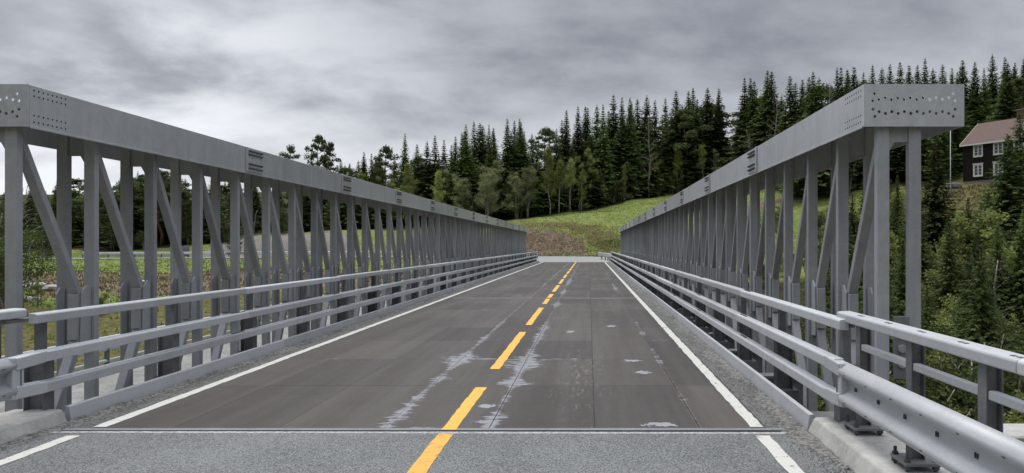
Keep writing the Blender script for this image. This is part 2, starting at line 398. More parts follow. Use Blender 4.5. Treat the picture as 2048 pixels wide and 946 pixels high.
def axis(lo, hi, step, far_lo, far_hi):
    a = list(np.arange(lo, hi + .01, step)); s_ = step
    while a[-1] < far_hi: s_ *= 1.35; a.append(a[-1] + s_)
    s_ = step
    while a[0] > far_lo: s_ *= 1.35; a.insert(0, a[0] - s_)
    return np.array(a)
xs = axis(-105, 105, 1.25, -2500, 2500); ys = axis(-4, 165, 1.25, -1500, 3000)
GX, GY = np.meshgrid(xs, ys); GZ = ground(GX, GY)
nx, ny = len(xs), len(ys)
V = np.stack([GX.ravel(), GY.ravel(), GZ.ravel()], 1).tolist()
idx = np.arange(nx * ny).reshape(ny, nx)
Fc = np.stack([idx[:-1, :-1].ravel(), idx[:-1, 1:].ravel(), idx[1:, 1:].ravel(), idx[1:, :-1].ravel()], 1).tolist()
wob = 3.0*np.sin(GX*0.23+1)*np.cos(GY*0.19) + 1.6*np.sin(GX*0.6+GY*0.5) + 1.0*np.sin(GX*1.3-GY*0.9)
wx = GX + wob * 0.5; wyy = GY + wob * 0.5
bdist, _ = path_dist(GX, GY)
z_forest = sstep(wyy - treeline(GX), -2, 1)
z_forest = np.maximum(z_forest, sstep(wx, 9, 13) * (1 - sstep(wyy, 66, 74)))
z_forest = np.maximum(z_forest, 1 - sstep(wyy, -34, -28))  # dark cover on the added sky-blocking hill behind the camera
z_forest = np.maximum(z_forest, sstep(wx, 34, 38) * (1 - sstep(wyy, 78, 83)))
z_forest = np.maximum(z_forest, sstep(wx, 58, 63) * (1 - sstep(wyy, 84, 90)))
beyond = sstep(GY, 80, 84)
z_brown = (1 - sstep(np.sqrt(((GX + 7.0 + wob*.25)/10.0)**2 + ((GY - 101.0 + wob*.2)/6.6)**2), 0.72, 1.08)) * (GY > 95)
z_brown = z_brown * (0.75 + 0.25*np.sin(GX*2.1+GY)*np.sin(GY*1.7))
z_brown = np.maximum(z_brown, sstep(wyy, 54, 57) * (1 - sstep(wyy, 70, 72)) * (wx < -9))                 # reddish bank beyond the river
z_brown = np.maximum(z_brown, 0.9 * (1 - sstep(np.abs(GY - 110 + wob*.3) / 2.4, .5, 1)) * (GX > 20) * (GX < 47))
z_gravel = sstep(wx, -60, -57) * (1 - sstep(wx, -40, -36)) * sstep(GY, 101, 103) * (1 - sstep(wyy, 114, 118))
z_gravel = np.maximum(z_gravel, 1 - sstep(bdist, 4.6, 6.2)) * (GY > 62)
z_dry = sstep(wx, 40, 44) * (1 - sstep(wx, 62, 66)) * sstep(wyy, 78, 82) * (1 - sstep(wyy, 100, 108))
z_dry = np.maximum(z_dry, 0.8*(1 - sstep(np.abs(np.sqrt(((GX + 7.0 + wob*.25)/10.0)**2 + ((GY - 101.0 + wob*.2)/6.6)**2) - 1.1)/.28, .3, 1)) * (GY > 96))   # straw rim
z_dry = np.maximum(z_dry, (1 - sstep(wyy, 50, 56)) * 0.75)                                                # olive river bank
z_dry = np.maximum(z_dry, sstep(GX, -34, -28) * (GX < -8) * beyond * 0.5)
gm = raw_mesh('ground', V, Fc, [], None, True)
ca = gm.color_attributes.new('zone', 'FLOAT_COLOR', 'POINT')
ca.data.foreach_set('color', np.stack([z_brown.ravel(), z_forest.ravel(), z_gravel.ravel(), np.ones(nx*ny)], 1).astype(np.float32).ravel())
cb = gm.color_attributes.new('dry', 'FLOAT_COLOR', 'POINT')
cb.data.foreach_set('color', np.stack([z_dry.ravel()]*3 + [np.ones(nx*ny)], 1).astype(np.float32).ravel())
m, n, b = material('ground_cover', 0.95, 0, 0.2)
p = n.pos()
at1 = n.n('ShaderNodeAttribute'); at1.attribute_name = 'zone'; at2 = n.n('ShaderNodeAttribute'); at2.attribute_name = 'dry'
zb, zf, zg = n.sep(at1.outputs['Color']); zd = n.sep(at2.outputs['Color'])[0]
na = n.noise(p, 0.35, 6, 0.65, 0.5); nb = n.noise(p, 2.6, 6, 0.7); nc = n.noise(p, 0.9, 5, 0.65, 0.8); nh = n.noise(p, 9.0, 4, 0.7)
grass = n.mix(n.ss(nb, 0.35, 0.65), (0.085, 0.138, 0.026), (0.185, 0.250, 0.058))
grass = n.mix(n.m('MULTIPLY', n.ss(nc, 0.44, 0.62), 0.6), grass, (0.31, 0.29, 0.11))
dry = n.mix(n.ss(nb, 0.35, 0.65), (0.075, 0.080, 0.022), (0.20, 0.175, 0.070))
brown = n.mix(n.ss(nb, 0.3, 0.7), (0.085, 0.060, 0.040), (0.29, 0.22, 0.16))
brown = n.mix(n.ss(nc, 0.56, 0.66), brown, (0.105, 0.115, 0.038))
brown = n.mix(n.ss(nh, 0.63, 0.70), brown, (0.33, 0.29, 0.24))
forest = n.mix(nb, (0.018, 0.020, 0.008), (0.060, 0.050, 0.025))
gravel = n.mix(nb, (0.13, 0.12, 0.11), (0.30, 0.28, 0.25))
def soft(z, amt=0.35): return n.ss(n.m('ADD', z, n.m('MULTIPLY', n.m('SUBTRACT', nb, 0.5), amt)), 0.4, 0.6)
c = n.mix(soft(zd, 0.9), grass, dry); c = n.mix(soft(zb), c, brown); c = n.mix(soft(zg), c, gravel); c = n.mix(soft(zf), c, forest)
setc(n, b, c); n.put(b.inputs['Normal'], n.bump(n.m('ADD', nb, n.m('MULTIPLY', nh, .4)), 0.9, 0.25))
M['ground'] = m
gm.materials.append(m)
tag(mk('ground', gm), kind='structure')

m, n, b = material('river_water', 0.08, 0, 0.5); setc(n, b, (0.012, 0.018, 0.018))
n.put(b.inputs['Normal'], n.bump(n.noise(n.pos(), 1.2, 5, 0.6, 0.5), 0.25, 0.1)); M['water'] = m
tag(mk('river', raw_mesh('river', [(-400,-5,-7.6),(400,-5,-7.6),(400,48,-7.6),(-400,48,-7.6)], [(0,1,2,3)], m)), kind='structure')

# ------------------------------------------------------------------ approach road, far road
XL, XR = -4.82, 1.93            # kerb faces
D0, D1 = 6.15, 66.0             # bridge deck start and end
ro = mk('approach_road', MB().box(XL - 0.02, XR + 0.02, -60, 5.98, -0.30, 0.0).mesh('approach_road', M['asphalt'])); tag(ro, kind='structure')
def ribbon(path, half, dz, z_thick=None):
    P_ = np.array(path); V_ = []; F_ = []
    T = np.gradient(P_[:, :2], axis=0); T /= np.linalg.norm(T, axis=1)[:, None]
    for (x, y, z), (tx, ty) in zip(P_, T):
        h0, h1 = (half if hasattr(half, '__len__') else (half, half))
        V_ += [(x - ty*h0, y + tx*h0, z + dz), (x + ty*h1, y - tx*h1, z + dz)]
    for i in range(len(P_) - 1): F_.append((2*i, 2*i+1, 2*i+3, 2*i+2))
    return V_, F_
def smooth_path(P_, k=12):
    P_ = [np.array(q, float) for q in P_]; P_ = [2*P_[0]-P_[1]] + P_ + [2*P_[-1]-P_[-2]]; out = []
    for i in range(1, len(P_) - 2):
        for j in range(k):
            t = j / k; a, b_, c_, d_ = P_[i-1:i+3]
            out.append(0.5*((2*b_) + (-a+c_)*t + (2*a-5*b_+4*c_-d_)*t*t + (-a+3*b_-3*c_+d_)*t**3))
    out.append(P_[-2]); return np.array(out)
FP = smooth_path(PATH[0:]); FP = FP[FP[:, 1] > 0]
k0 = np.argmax(FP[:, 1] > D1 + .02); FP2 = np.vstack([[FP[k0][0], D1 + 0.1, 0.0], FP[k0:]])
V_, F_ = ribbon(FP2, 3.5, -0.004)
far_road = tag(mk('far_road', raw_mesh('far_road', V_, F_, M['asphalt_far'])), kind='structure')
# side road running on to the right of the junction
V_ = [(x, y, -0.012) for x, y in ((-5.0, 66.3), (2.1, 66.3), (2.4, 74), (2.7, 84), (2.4, 93), (0.5, 98), (-4, 100.2), (-14, 101), (-26, 100.5), (-26, 95), (-12, 88), (-7, 78))]
tag(mk('junction_apron', raw_mesh('junction_apron', V_, [tuple(range(len(V_)))], M['asphalt_far'])), kind='structure')

# edge lines and centre dashes
def line_piece(name, x, wd, y0, y1, mat_, parent=None, z=0.0):
    mb = MB(); k = max(2, int((y1 - y0) / 0.12)); vs = []
    for i in range(k + 1):
        y = y0 + (y1 - y0) * i / k
        vs += [(x - wd/2 + random.uniform(-.007, .007), y, 0.004), (x + wd/2 + random.uniform(-.007, .007), y, 0.004)]
    mb.add(vs, [(2*i, 2*i+1, 2*i+3, 2*i+2) for i in range(k)])
    me = bpy.data.meshes.new(name); me.from_pydata(mb.v, [], mb.f); me.materials.append(mat_)
    return mk(name, me, parent, (0, 0, z))
deck = mk('bridge_deck', MB().box(XL + .0, XR - .0, D0, D1, -0.16, -0.030).mesh('bridge_deck', M['railpost']))
tag(deck, 'long narrow bridge deck of dark brown surfaced steel panels', kind='structure')
line_piece('edge_line', -4.45, 0.12, -60, 5.9, M['white'], ro); line_piece('edge_line', 1.50, 0.12, -60, 5.9, M['white'], ro)
y = D0 + .03
while y < D1 - .2:
    y2 = min(y + 7.48, D1 - .05)
    line_piece('edge_line', -4.43, 0.12, y, y2 - .03, M['white'], deck); line_piece('edge_line', 1.52, 0.12, y, y2 - .03, M['white'], deck); y = y2
line_piece('centre_dash', -1.25, 0.14, 4.06, 5.965, M['yellow_worn'], ro)
for kk in range(1, 14): line_piece('centre_dash', -1.25, 0.14, 4.06 - 5*kk, 7.9 - 5*kk, M['yellow_worn'], ro)
line_piece('centre_dash', -1.25, 0.13, 6.085, 7.9, M['yellow'], deck)
yy = 9.06
while yy < D1 - 1: line_piece('centre_dash', -1.25, 0.13, yy, min(yy + 3.87, D1 - .05), M['yellow'], deck); yy += 5.0
# far road edge lines
for off in (3.2,):
    T = np.gradient(FP2[:, :2], axis=0); T /= np.linalg.norm(T, axis=1)[:, None]
    Q = FP2.copy(); Q[:, 0] += T[:, 1] * off; Q[:, 1] -= T[:, 0] * off
    V_, F_ = ribbon(Q[:70], 0.07, 0.004); mk('edge_line', raw_mesh('edge_line_far', V_, F_, M['white']), far_road)

# deck panels
seams = [XL + 0.34, -3.75, -2.80, -1.85, -0.90, 0.05, 1.00, 1.60]
rows = 32; rl = (D1 - D0) / rows
pm = {}
for a, c_ in zip(seams[:-1], seams[1:]):
    key = round(c_ - a, 3)
    if (key, a > -2) not in pm: pm[(key, a > -2)] = MB().box(0.004 if a > -2 else .001, key - (0.004 if c_ > -2 else .001), 0.002, rl - 0.002, -0.028, 0).mesh('deck_panel', M['deck'], 0.001)
    for r_ in range(rows):
        mk('deck_panel', pm[(key, a > -2)], deck, (a, D0 + r_ * rl, random.uniform(-.0012, .0012)))
# dirty shoulders beside the panels
for x0, x1 in ((XL + .02, seams[0] - .005), (seams[-1] + .005, XR - .015)):
    mk('shoulder_strip', MB().box(x0, x1, D0, D1, -0.028, -0.002).mesh('shoulder_strip', M['shoulder']), deck)
# dirt pushed up along the kerbs: an uneven low ridge
def debris(name, xk, sgn, y0, y1, wmax):
    vs = []; fs = []; k = int((y1 - y0) / 0.10); nn = 6
    ph = [random.uniform(0, 6) for _ in range(6)]
    for i in range(k + 1):
        yq = y0 + (y1 - y0) * i / k
        wv = wmax * (0.55 + 0.28*math.sin(yq*1.7+ph[0]) + 0.2*math.sin(yq*4.3+ph[1]) + random.uniform(-.12, .12))
        wv = max(0.03, wv)
        for j in range(nn):
            t = j / (nn - 1)
            vs.append((xk + sgn * wv * t, yq, 0.003 + 0.022 * (1 - t)**1.4 * (0.5 + random.random()) if j < nn - 1 else -0.006))
    for i in range(k):
        for j in range(nn - 1): fs.append((i*nn+j, i*nn+j+1, (i+1)*nn+j+1, (i+1)*nn+j))
    o = mk(name, raw_mesh(name, vs, fs, M['grit'], None, False), deck); tag(o, kind='stuff'); return o
debris('kerb_grit', XR - .01, -1, 5.0, 40, 0.24); debris('kerb_grit', XL + .01, 1, 5.0, 40, 0.16)
gv = []; gf = []
for i in range(2600):
    side = random.random() < .65
    yq = 4.6 + 14 * random.random()**1.8
    xq = (XR - .02 - abs(random.gauss(0, .13))) if side else (XL + .02 + abs(random.gauss(0, .1)))
    s_ = random.uniform(.003, .009); o_ = len(gv)
    for (a, c_, e_) in ((-1,-1,0),(1,-1,0),(0,1.2,0),(0.1,0,1.2)): gv.append((xq + a*s_*random.uniform(.6,1.3), yq + c_*s_*random.uniform(.6,1.3), 0.0 + e_*s_ + .006))
    gf += [(o_,o_+1,o_+3),(o_+1,o_+2,o_+3),(o_+2,o_,o_+3)]
tag(mk('kerb_pebbles', raw_mesh('kerb_pebbles', gv, gf, M['grit']), deck), kind='stuff')

# expansion joint across the near end
ej = thing('expansion_joint', 'pale sealed expansion joint strip between grey asphalt and brown bridge deck', 'joint')
mk('sealant_strip', MB().prism([(XL+.05,5.985),(XR-.03,5.95),(XR-.03,6.01),(XL+.05,6.045)], 'z', -0.05, 0.003).mesh('sealant_strip', M['joint']), ej)
mk('rubber_seal', MB().box(XL+.05, XR-.03, 6.055, 6.075, -0.05, -0.006).mesh('rubber_seal', M['black']), ej)
mk('steel_edge', MB().box(XL+.05, XR-.03, 6.08, 6.145, -0.05, 0.002).mesh('steel_edge', M['railpost']), ej)
mj = thing('expansion_joint', 'thin pale transverse joint halfway along the bridge deck', 'joint')
mk('sealant_strip', MB().box(XL+.6, XR-.45, 21.0, 21.28, 0.0, 0.004).mesh('sealant_mid', M['grit']), mj)

# ------------------------------------------------------------------ kerbs and abutments
def kerb_prof(s_): return [(0, -0.03), (0.025*s_, 0.145), (0.065*s_, 0.15), (0.07*s_, -0.03)]
def kerb(name, x, s_, y0, y1, mat_, seg, label, group):
    t = thing(name, label, 'kerb', (0, y0, 0), 0, group); yq = y0
    while yq < y1 - .1:
        ye = min(yq + seg, y1)
        poly = [(x + a, c_) for a, c_ in kerb_prof(s_)]
        mk('kerb_segment', MB().prism(poly, 'y', yq + .006 - y0, ye - .006 - y0).mesh('kerb_segment', mat_, 0.004), t); yq = ye
    return t
kerb('steel_kerb', XL, -1, 6.36, D1, M['kerb_steel'], 4.5, 'long pale grey steel kerb along the left edge of the bridge deck', None)
kerb('steel_kerb', XR, 1, 6.05, D1, M['kerb_steel'], 4.5, 'long pale grey steel kerb along the right edge of the bridge deck', None)
def edge_beam(x, s_, wtop, label, yend, hk):
    t = thing('concrete_edge_beam', label, 'edge beam', (0, 0, 0))
    poly = [(x, -0.4), (x, 0.0), (x + .055*s_, hk - .012), (x + .075*s_, hk), (x + wtop*s_, hk), (x + wtop*s_, -0.9), (x, -0.9)]
    for a, c_ in ((-40, -4), (-4, 2.4), (2.4, yend)):
        mk('kerb_block', MB().prism(poly, 'y', a + .005, c_ - .005).mesh('kerb_block', M['concrete'], 0.006), t)
edge_beam(XR, 1, 0.62, 'concrete edge beam with flat top carrying bolted rail posts, right foreground', 6.04, .13)
edge_beam(XL, -1, 0.50, 'low concrete kerb beam at the left roadside before the bridge', 6.33, .13)
ab = thing('abutment', 'concrete abutment wall under the near end of the bridge', 'abutment')
mk('back_wall', MB().box(-8.2, 4.9, 5.5, 5.98, -6.5, -0.32).mesh('back_wall', M['concrete'], .015), ab)
mk('wing_wall', MB().box(XR + .63, 7.2, 5.35, 5.75, -6.5, 0.15).mesh('wing_wall', M['concrete'], .015), ab)
mk('wing_wall', MB().box(-9.2, XL - .51, 5.35, 5.75, -6.5, 0.02).mesh('wing_wall', M['concrete'], .015), ab)
mk('bearing_shelf', MB().box(-8.0, 4.7, 5.99, 7.6, -6.5, -2.1).mesh('bearing_shelf', M['concrete'], .015), ab)
ab2 = thing('abutment', 'concrete abutment under the far end of the bridge', 'abutment')
mk('back_wall', MB().box(-7.5, 4.5, 66.02, 66.5, -6, -0.05).mesh('back_wall2', M['concrete'], .015), ab2)
mk('bearing_shelf', MB().box(-7.5, 4.5, 64.6, 66.0, -6, -2.1).mesh('bearing_shelf2', M['concrete'], .015), ab2)

# ------------------------------------------------------------------ trusses
T0, NP = 7.16, 13
SEG = (65.96 - T0) / NP; PS = SEG / 4
CT_, CB_ = 3.334, 2.890          # top chord, top and underside
def end_plate_mesh(s_, holes):
    """thin plate in the x-z plane with real round holes"""
    bm = bmesh.new(); W = 1.05; H = CT_ - CB_
    def loop(pts):
        vs = [bm.verts.new((q[0]*s_, 0, q[1])) for q in pts]
        return [bm.edges.new((vs[i], vs[(i+1) % len(vs)])) for i in range(len(vs))]
    ed = loop([(0, 0), (W, 0), (W, H), (0, H)])
    for (hx, hz, r_) in holes: ed += loop([(hx + r_*math.cos(2*math.pi*i/10), hz + r_*math.sin(2*math.pi*i/10)) for i in range(10)])
    bmesh.ops.triangle_fill(bm, use_beauty=True, use_dissolve=False, edges=ed)
    fs = list(bm.faces)
    ret = bmesh.ops.extrude_face_region(bm, geom=fs)
    bmesh.ops.translate(bm, vec=(0, 0.018, 0), verts=[g for g in ret['geom'] if isinstance(g, bmesh.types.BMVert)])
    bmesh.ops.recalc_face_normals(bm, faces=bm.faces)
    me = bpy.data.meshes.new('end_plate'); bm.to_mesh(me); bm.free(); me.materials.append(M['chord']); return me
holes = []
H_ = CT_ - CB_
for i in range(14):
    xh = 0.095 + 0.86 * i / 13
    if i in (0, 13):
        e_ = 0.02 if i == 0 else -0.02
        for zz_ in (0.105, 0.18, 0.27, 0.345): holes.append((xh + (0 if zz_ in (.18, .27) else e_), zz_, .0165))
    else:
        z1_ = 0.292 + (0.009 if i % 2 == 0 else -0.009); z0_ = 0.146 + (0.009 if i % 2 == 1 else -0.009)
        holes += [(xh, z1_, .0165), (xh, z0_, .0165)]

def make_truss(label, x0, s_):
    t = thing('bridge_truss', label, 'truss', (x0, T0, 0))
    def B(): return MB()
    # chord segment meshes (open box: two webs and a bottom plate)
    def chord(L, zt, zb):
        mb = B(); g = 0.004
        mb.box(0, 0.022*s_, g, L - g, zb, zt)
        mb.box(1.028*s_, 1.05*s_, g, L - g, zb, zt)
        mb.box(0.0225*s_, 1.0275*s_, g, L - g, zb + .20, zb + .222)       # diaphragm at mid-height
        mb.box(-0.012*s_, -0.0005*s_, g, L - g, zb - .014, zb + .012)           # bottom flange lip
        return mb
    cm = chord(SEG, CT_, CB_).mesh('chord_segment', M['chord'], .003)
    bmh = chord(SEG, -1.50, -1.94).mesh('bottom_chord', M['post'], .003)
    spl = B().box(-0.016*s_, -0.001*s_, 0, 0.60, CB_ + .022, CT_ - .012).mesh('splice_plate', M['chord'], .003)
    edge = B().box(-0.030*s_, -0.001*s_, -0.02, 0.018, CB_ + .014, CT_ - .004).mesh('splice_edge', M['chord'], .003)
    row = B()
    for i in range(8):
        yb = 0.075 + i * 0.062
        mb_r = 0.0165
        row.add([(-0.017*s_ - 0.030*s_*k, yb + mb_r*math.cos(a), mb_r*math.sin(a)) for k in (0, 1) for a in [math.pi/3*j for j in range(6)]],
                [tuple(range(6)), tuple(range(6, 12))] + [(j, (j+1) % 6, 6 + (j+1) % 6, 6 + j) for j in range(6)])
    rowm = row.mesh('bolt_row', M['bolt'])
    hole_row = B()
    for i in range(8):
        hole_row.add([(-0.0006*s_, 0.06 + i*.062 + .011*math.cos(math.pi/4*j), .011*math.sin(math.pi/4*j)) for j in range(8)], [tuple(range(8))])
    holem = hole_row.mesh('painted_hole_row', M['black'])  # flat black discs: the shade inside each hole is painted, nothing is drilled
    for k in range(NP):
        c_ = mk('chord_segment', cm, t, (0, k*SEG, 0))
        mk('bottom_chord', bmh, t, (0, k*SEG, 0))
        if k > 0:
            sp = mk('splice_plate', spl, c_); mk('splice_edge', edge, c_)
            for zr in (CT_ - .065, CT_ - .125, CB_ + .155, CB_ + .085):
                r_ = mk('bolt_row', rowm, c_, (0, 0, zr)); tag(r_, kind='stuff')
        else:
            for zr in (CT_ - .05, CT_ - .11, CB_ + .13, CB_ + .06): tag(mk('painted_hole_row', holem, c_, (0, 0, zr)), kind='stuff')
    mk('end_plate', end_plate_mesh(s_, holes), t, (0, -0.020, CB_ ))
    mk('end_plate', B().box(0, 1.05*s_, 0, .018, CB_, CT_).mesh('end_plate_plain', M['chord'], .003), t, (0, NP*SEG + .002, 0))
    # posts, braces, nodes in two planes
    PW, PD = 0.13, 0.08
    U = (0.165, 0.50)
    postm = B().box(0, PW*s_, 0, PD, -1.72, CB_ + .199).mesh('post', M['post'], .006, False, 2)
    yb1, zb1 = PS - 0.125, 1.02
    up = B(); 
    def poly_bar(y0_, z0_, y1_, z1_, th):
        d_ = Vector((y1_-y0_, z1_-z0_)).normalized(); nrm = Vector((-d_.y, d_.x)) * th / 2
        return [(y0_+nrm.x, z0_+nrm.y), (y1_+nrm.x, z1_+nrm.y), (y1_-nrm.x, z1_-nrm.y), (y0_-nrm.x, z0_-nrm.y)]
    up.prism(poly_bar(PD - .03, CB_ + .10, yb1, zb1, .078), 'x', .055*s_, .165*s_)
    upm = up.mesh('upper_brace', M['post'], .005)
    lom = B().prism(poly_bar(yb1, 0.56, PD + .02, -1.40, .085), 'x', .055*s_, .165*s_).mesh('lower_brace', M['post'], .005)
    node = B().prism([(yb1 - .10, .52), (PS - .002, .48), (PS - .002, 1.10), (yb1 - .09, 1.06)], 'x', .056*s_, .164*s_).mesh('brace_node', M['post'], .004)
    gus = B()
    for a, c_ in ((0.036, 0.052), (.168, .182)):
        gus.prism([(yb1 - .055, .42), (PS - .004, .40), (PS - .004, 1.15), (PS - .075, 1.17), (yb1 - .035, 1.08)], 'x', a*s_, c_*s_)
    gusm = gus.mesh('gusset', M['post'], .003)
    rgm = B().prism([(PS - .13, .35), (PS - .003, .35), (PS - .003, 1.12), (PS - .08, 1.14), (PS - .13, 1.06)], 'x', .02*s_, .04*s_).mesh('rear_gusset', M['post'], .003)
    brk = B().prism([(0.297, CB_ + .198), (0.499, CB_ + .198), (0.499, CB_ - .15), (0.36, CB_ - .15), (0.297, CB_ - .26)], 'y', .03, .05)
    brk.v = [(v[0]*s_, v[1], v[2]) for v in brk.v]; brkm = brk.mesh('top_bracket', M['post'])
    for i in range(NP*4 + 1):
        yq = 0.04 + i * PS if i < NP*4 else NP*SEG - PD - .02
        if i < NP*4: mk('top_bracket', brkm, t, (0, yq, 0))
        for u in U:
            mk('post', postm, t, (u*s_, yq, 0))
            if i < NP*4:
                if u == U[0]:
                    mk('upper_brace', upm, t, (u*s_, yq, 0)); mk('lower_brace', lom, t, (u*s_, yq, 0))
                    nd = mk('brace_node', node, t, (u*s_, yq, 0)); mk('gusset', gusm, nd)
                else:
                    mk('rear_gusset', rgm, t, (u*s_, yq, 0))
    # connection plate on the end frame, with three big round bosses
    pl = mk('end_connection_plate', B().box(.328*s_, .497*s_, .02, .045, .24, .90).mesh('end_connection_plate', M['railpost'], .006), t)
    for zr in (.40, .56, .72):
        bb = B(); bb.tube([(.413*s_, .019, zr), (.413*s_, -.008, zr)], .045, 14); mk('boss', bb.mesh('boss', M['post'], .004), pl)
    return t
make_truss('grey steel truss with box top chord along the left side of the bridge', -5.87, -1)
make_truss('grey steel truss with box top chord along the right side, drilled end plate in view', 2.875, 1)
# floor beams between the trusses
beam = MB().box(-6.0, 3.0, 0, .25, -.62, -.58).box(-6.0, 3.0, 0, .25, -.20, -.165).box(-6.0, 3.0, .115, .135, -.58, -.20).mesh('floor_beam', M['railpost'])
for k in range(27): mk('floor_beam', beam, deck, (0, 7.2 + k * 2.25, 0))
strg = MB().box(-.06, .06, D0, D1, -.5, -.165).mesh('stringer', M['railpost'])

# ------------------------------------------------------------------ footway outside the left truss
fw = thing('footway', 'pale narrow footway hung outside the left truss with low pipe railing', 'footway')
mk('footway_slab', MB().box(-9.3, -7.02, 4.5, 66, -0.95, -0.75).mesh('footway_slab', M['slab'], .01), fw)
for z_ in (-0.12, -0.34, -0.56):
    mk('pipe_rail', MB().tube([(-9.2, 4.5, z_), (-9.2, 66, z_)], 0.032, 8).mesh('pipe_rail', M['rail'], 0, True), fw)
rp = MB().box(-9.23, -9.17, 0, .06, -.75, -.1).mesh('rail_post', M['railpost'])
for k in range(31): mk('rail_post', rp, fw, (0, 5 + 2*k, 0))

# ------------------------------------------------------------------ bridge parapets
def rail_prof(h, d_, s_):     # rounded box rail; front face towards the road
    return [(0.0, -h/2 + .006), (0.0, h/2 - .016), (.007*s_, h/2 - .005), (.018*s_, h/2), (d_*s_, h/2 + .004), (d_*s_, -h/2), (.006*s_, -h/2)]
def parapet(x, s_, y0, label):
    t = thing('parapet', label, 'guard rail', (0, y0, 0))
    L = 3.9; nseg = int(math.ceil((D1 - y0) / L)); L = (D1 - y0) / nseg
    for (zc, h, d_, dx) in ((0.985, .088, .08, .05), (0.645, .098, .09, 0.0), (0.365, .098, .09, 0.0)):
        prof = [(x + dx*s_ + a, zc + c_) for a, c_ in rail_prof(h, d_, s_)]
        me = MB().prism(prof, 'y', .004, L - .004).mesh('rail', M['rail'], .002)
        sm = MB(); 
        for i in range(4): sm.box(x + dx*s_ + .038*s_, x + dx*s_ + .062*s_, L - .40 + i*.09, L - .34 + i*.09, zc + h/2 - .002, zc + h/2 + .010)
        slot = sm.mesh('splice_bolts', M['bolt'])
        for k in range(nseg):
            r_ = mk('rail', me, t, (0, k*L, random.uniform(-.003, .003))); tag(mk('splice_bolts', slot, r_), kind='stuff')
    pb = MB()
    xf = x + .10*s_
    pb.box(xf + .002*s_, xf + .014*s_, 0, .13, .0, .68); pb.box(xf + .18*s_, xf + .192*s_, 0, .13, .0, .60)
    pb.box(xf + .0145*s_, xf + .1795*s_, .058, .072, .0, .62)
    pb.box(xf + .045*s_, xf + .115*s_, .03, .10, .621, .94)
    pmh = pb.mesh('post', M['railpost'], .003)
    bas = MB().box(xf - .02*s_, xf + .24*s_, -.06, .19, -.16, .004).mesh('post_foot', M['railpost'], .004)
    k = 0; yq = 0.14
    while y0 + yq < D1:
        po = mk('post', pmh, t, (0, yq, 0)); mk('post_foot', bas, po); yq += 1.95
    return t
parapet(-4.90, -1, 6.12, 'three-rail galvanised parapet along the left edge of the bridge')
parapet(2.04, 1, 5.70, 'three-rail galvanised parapet along the right edge of the bridge')

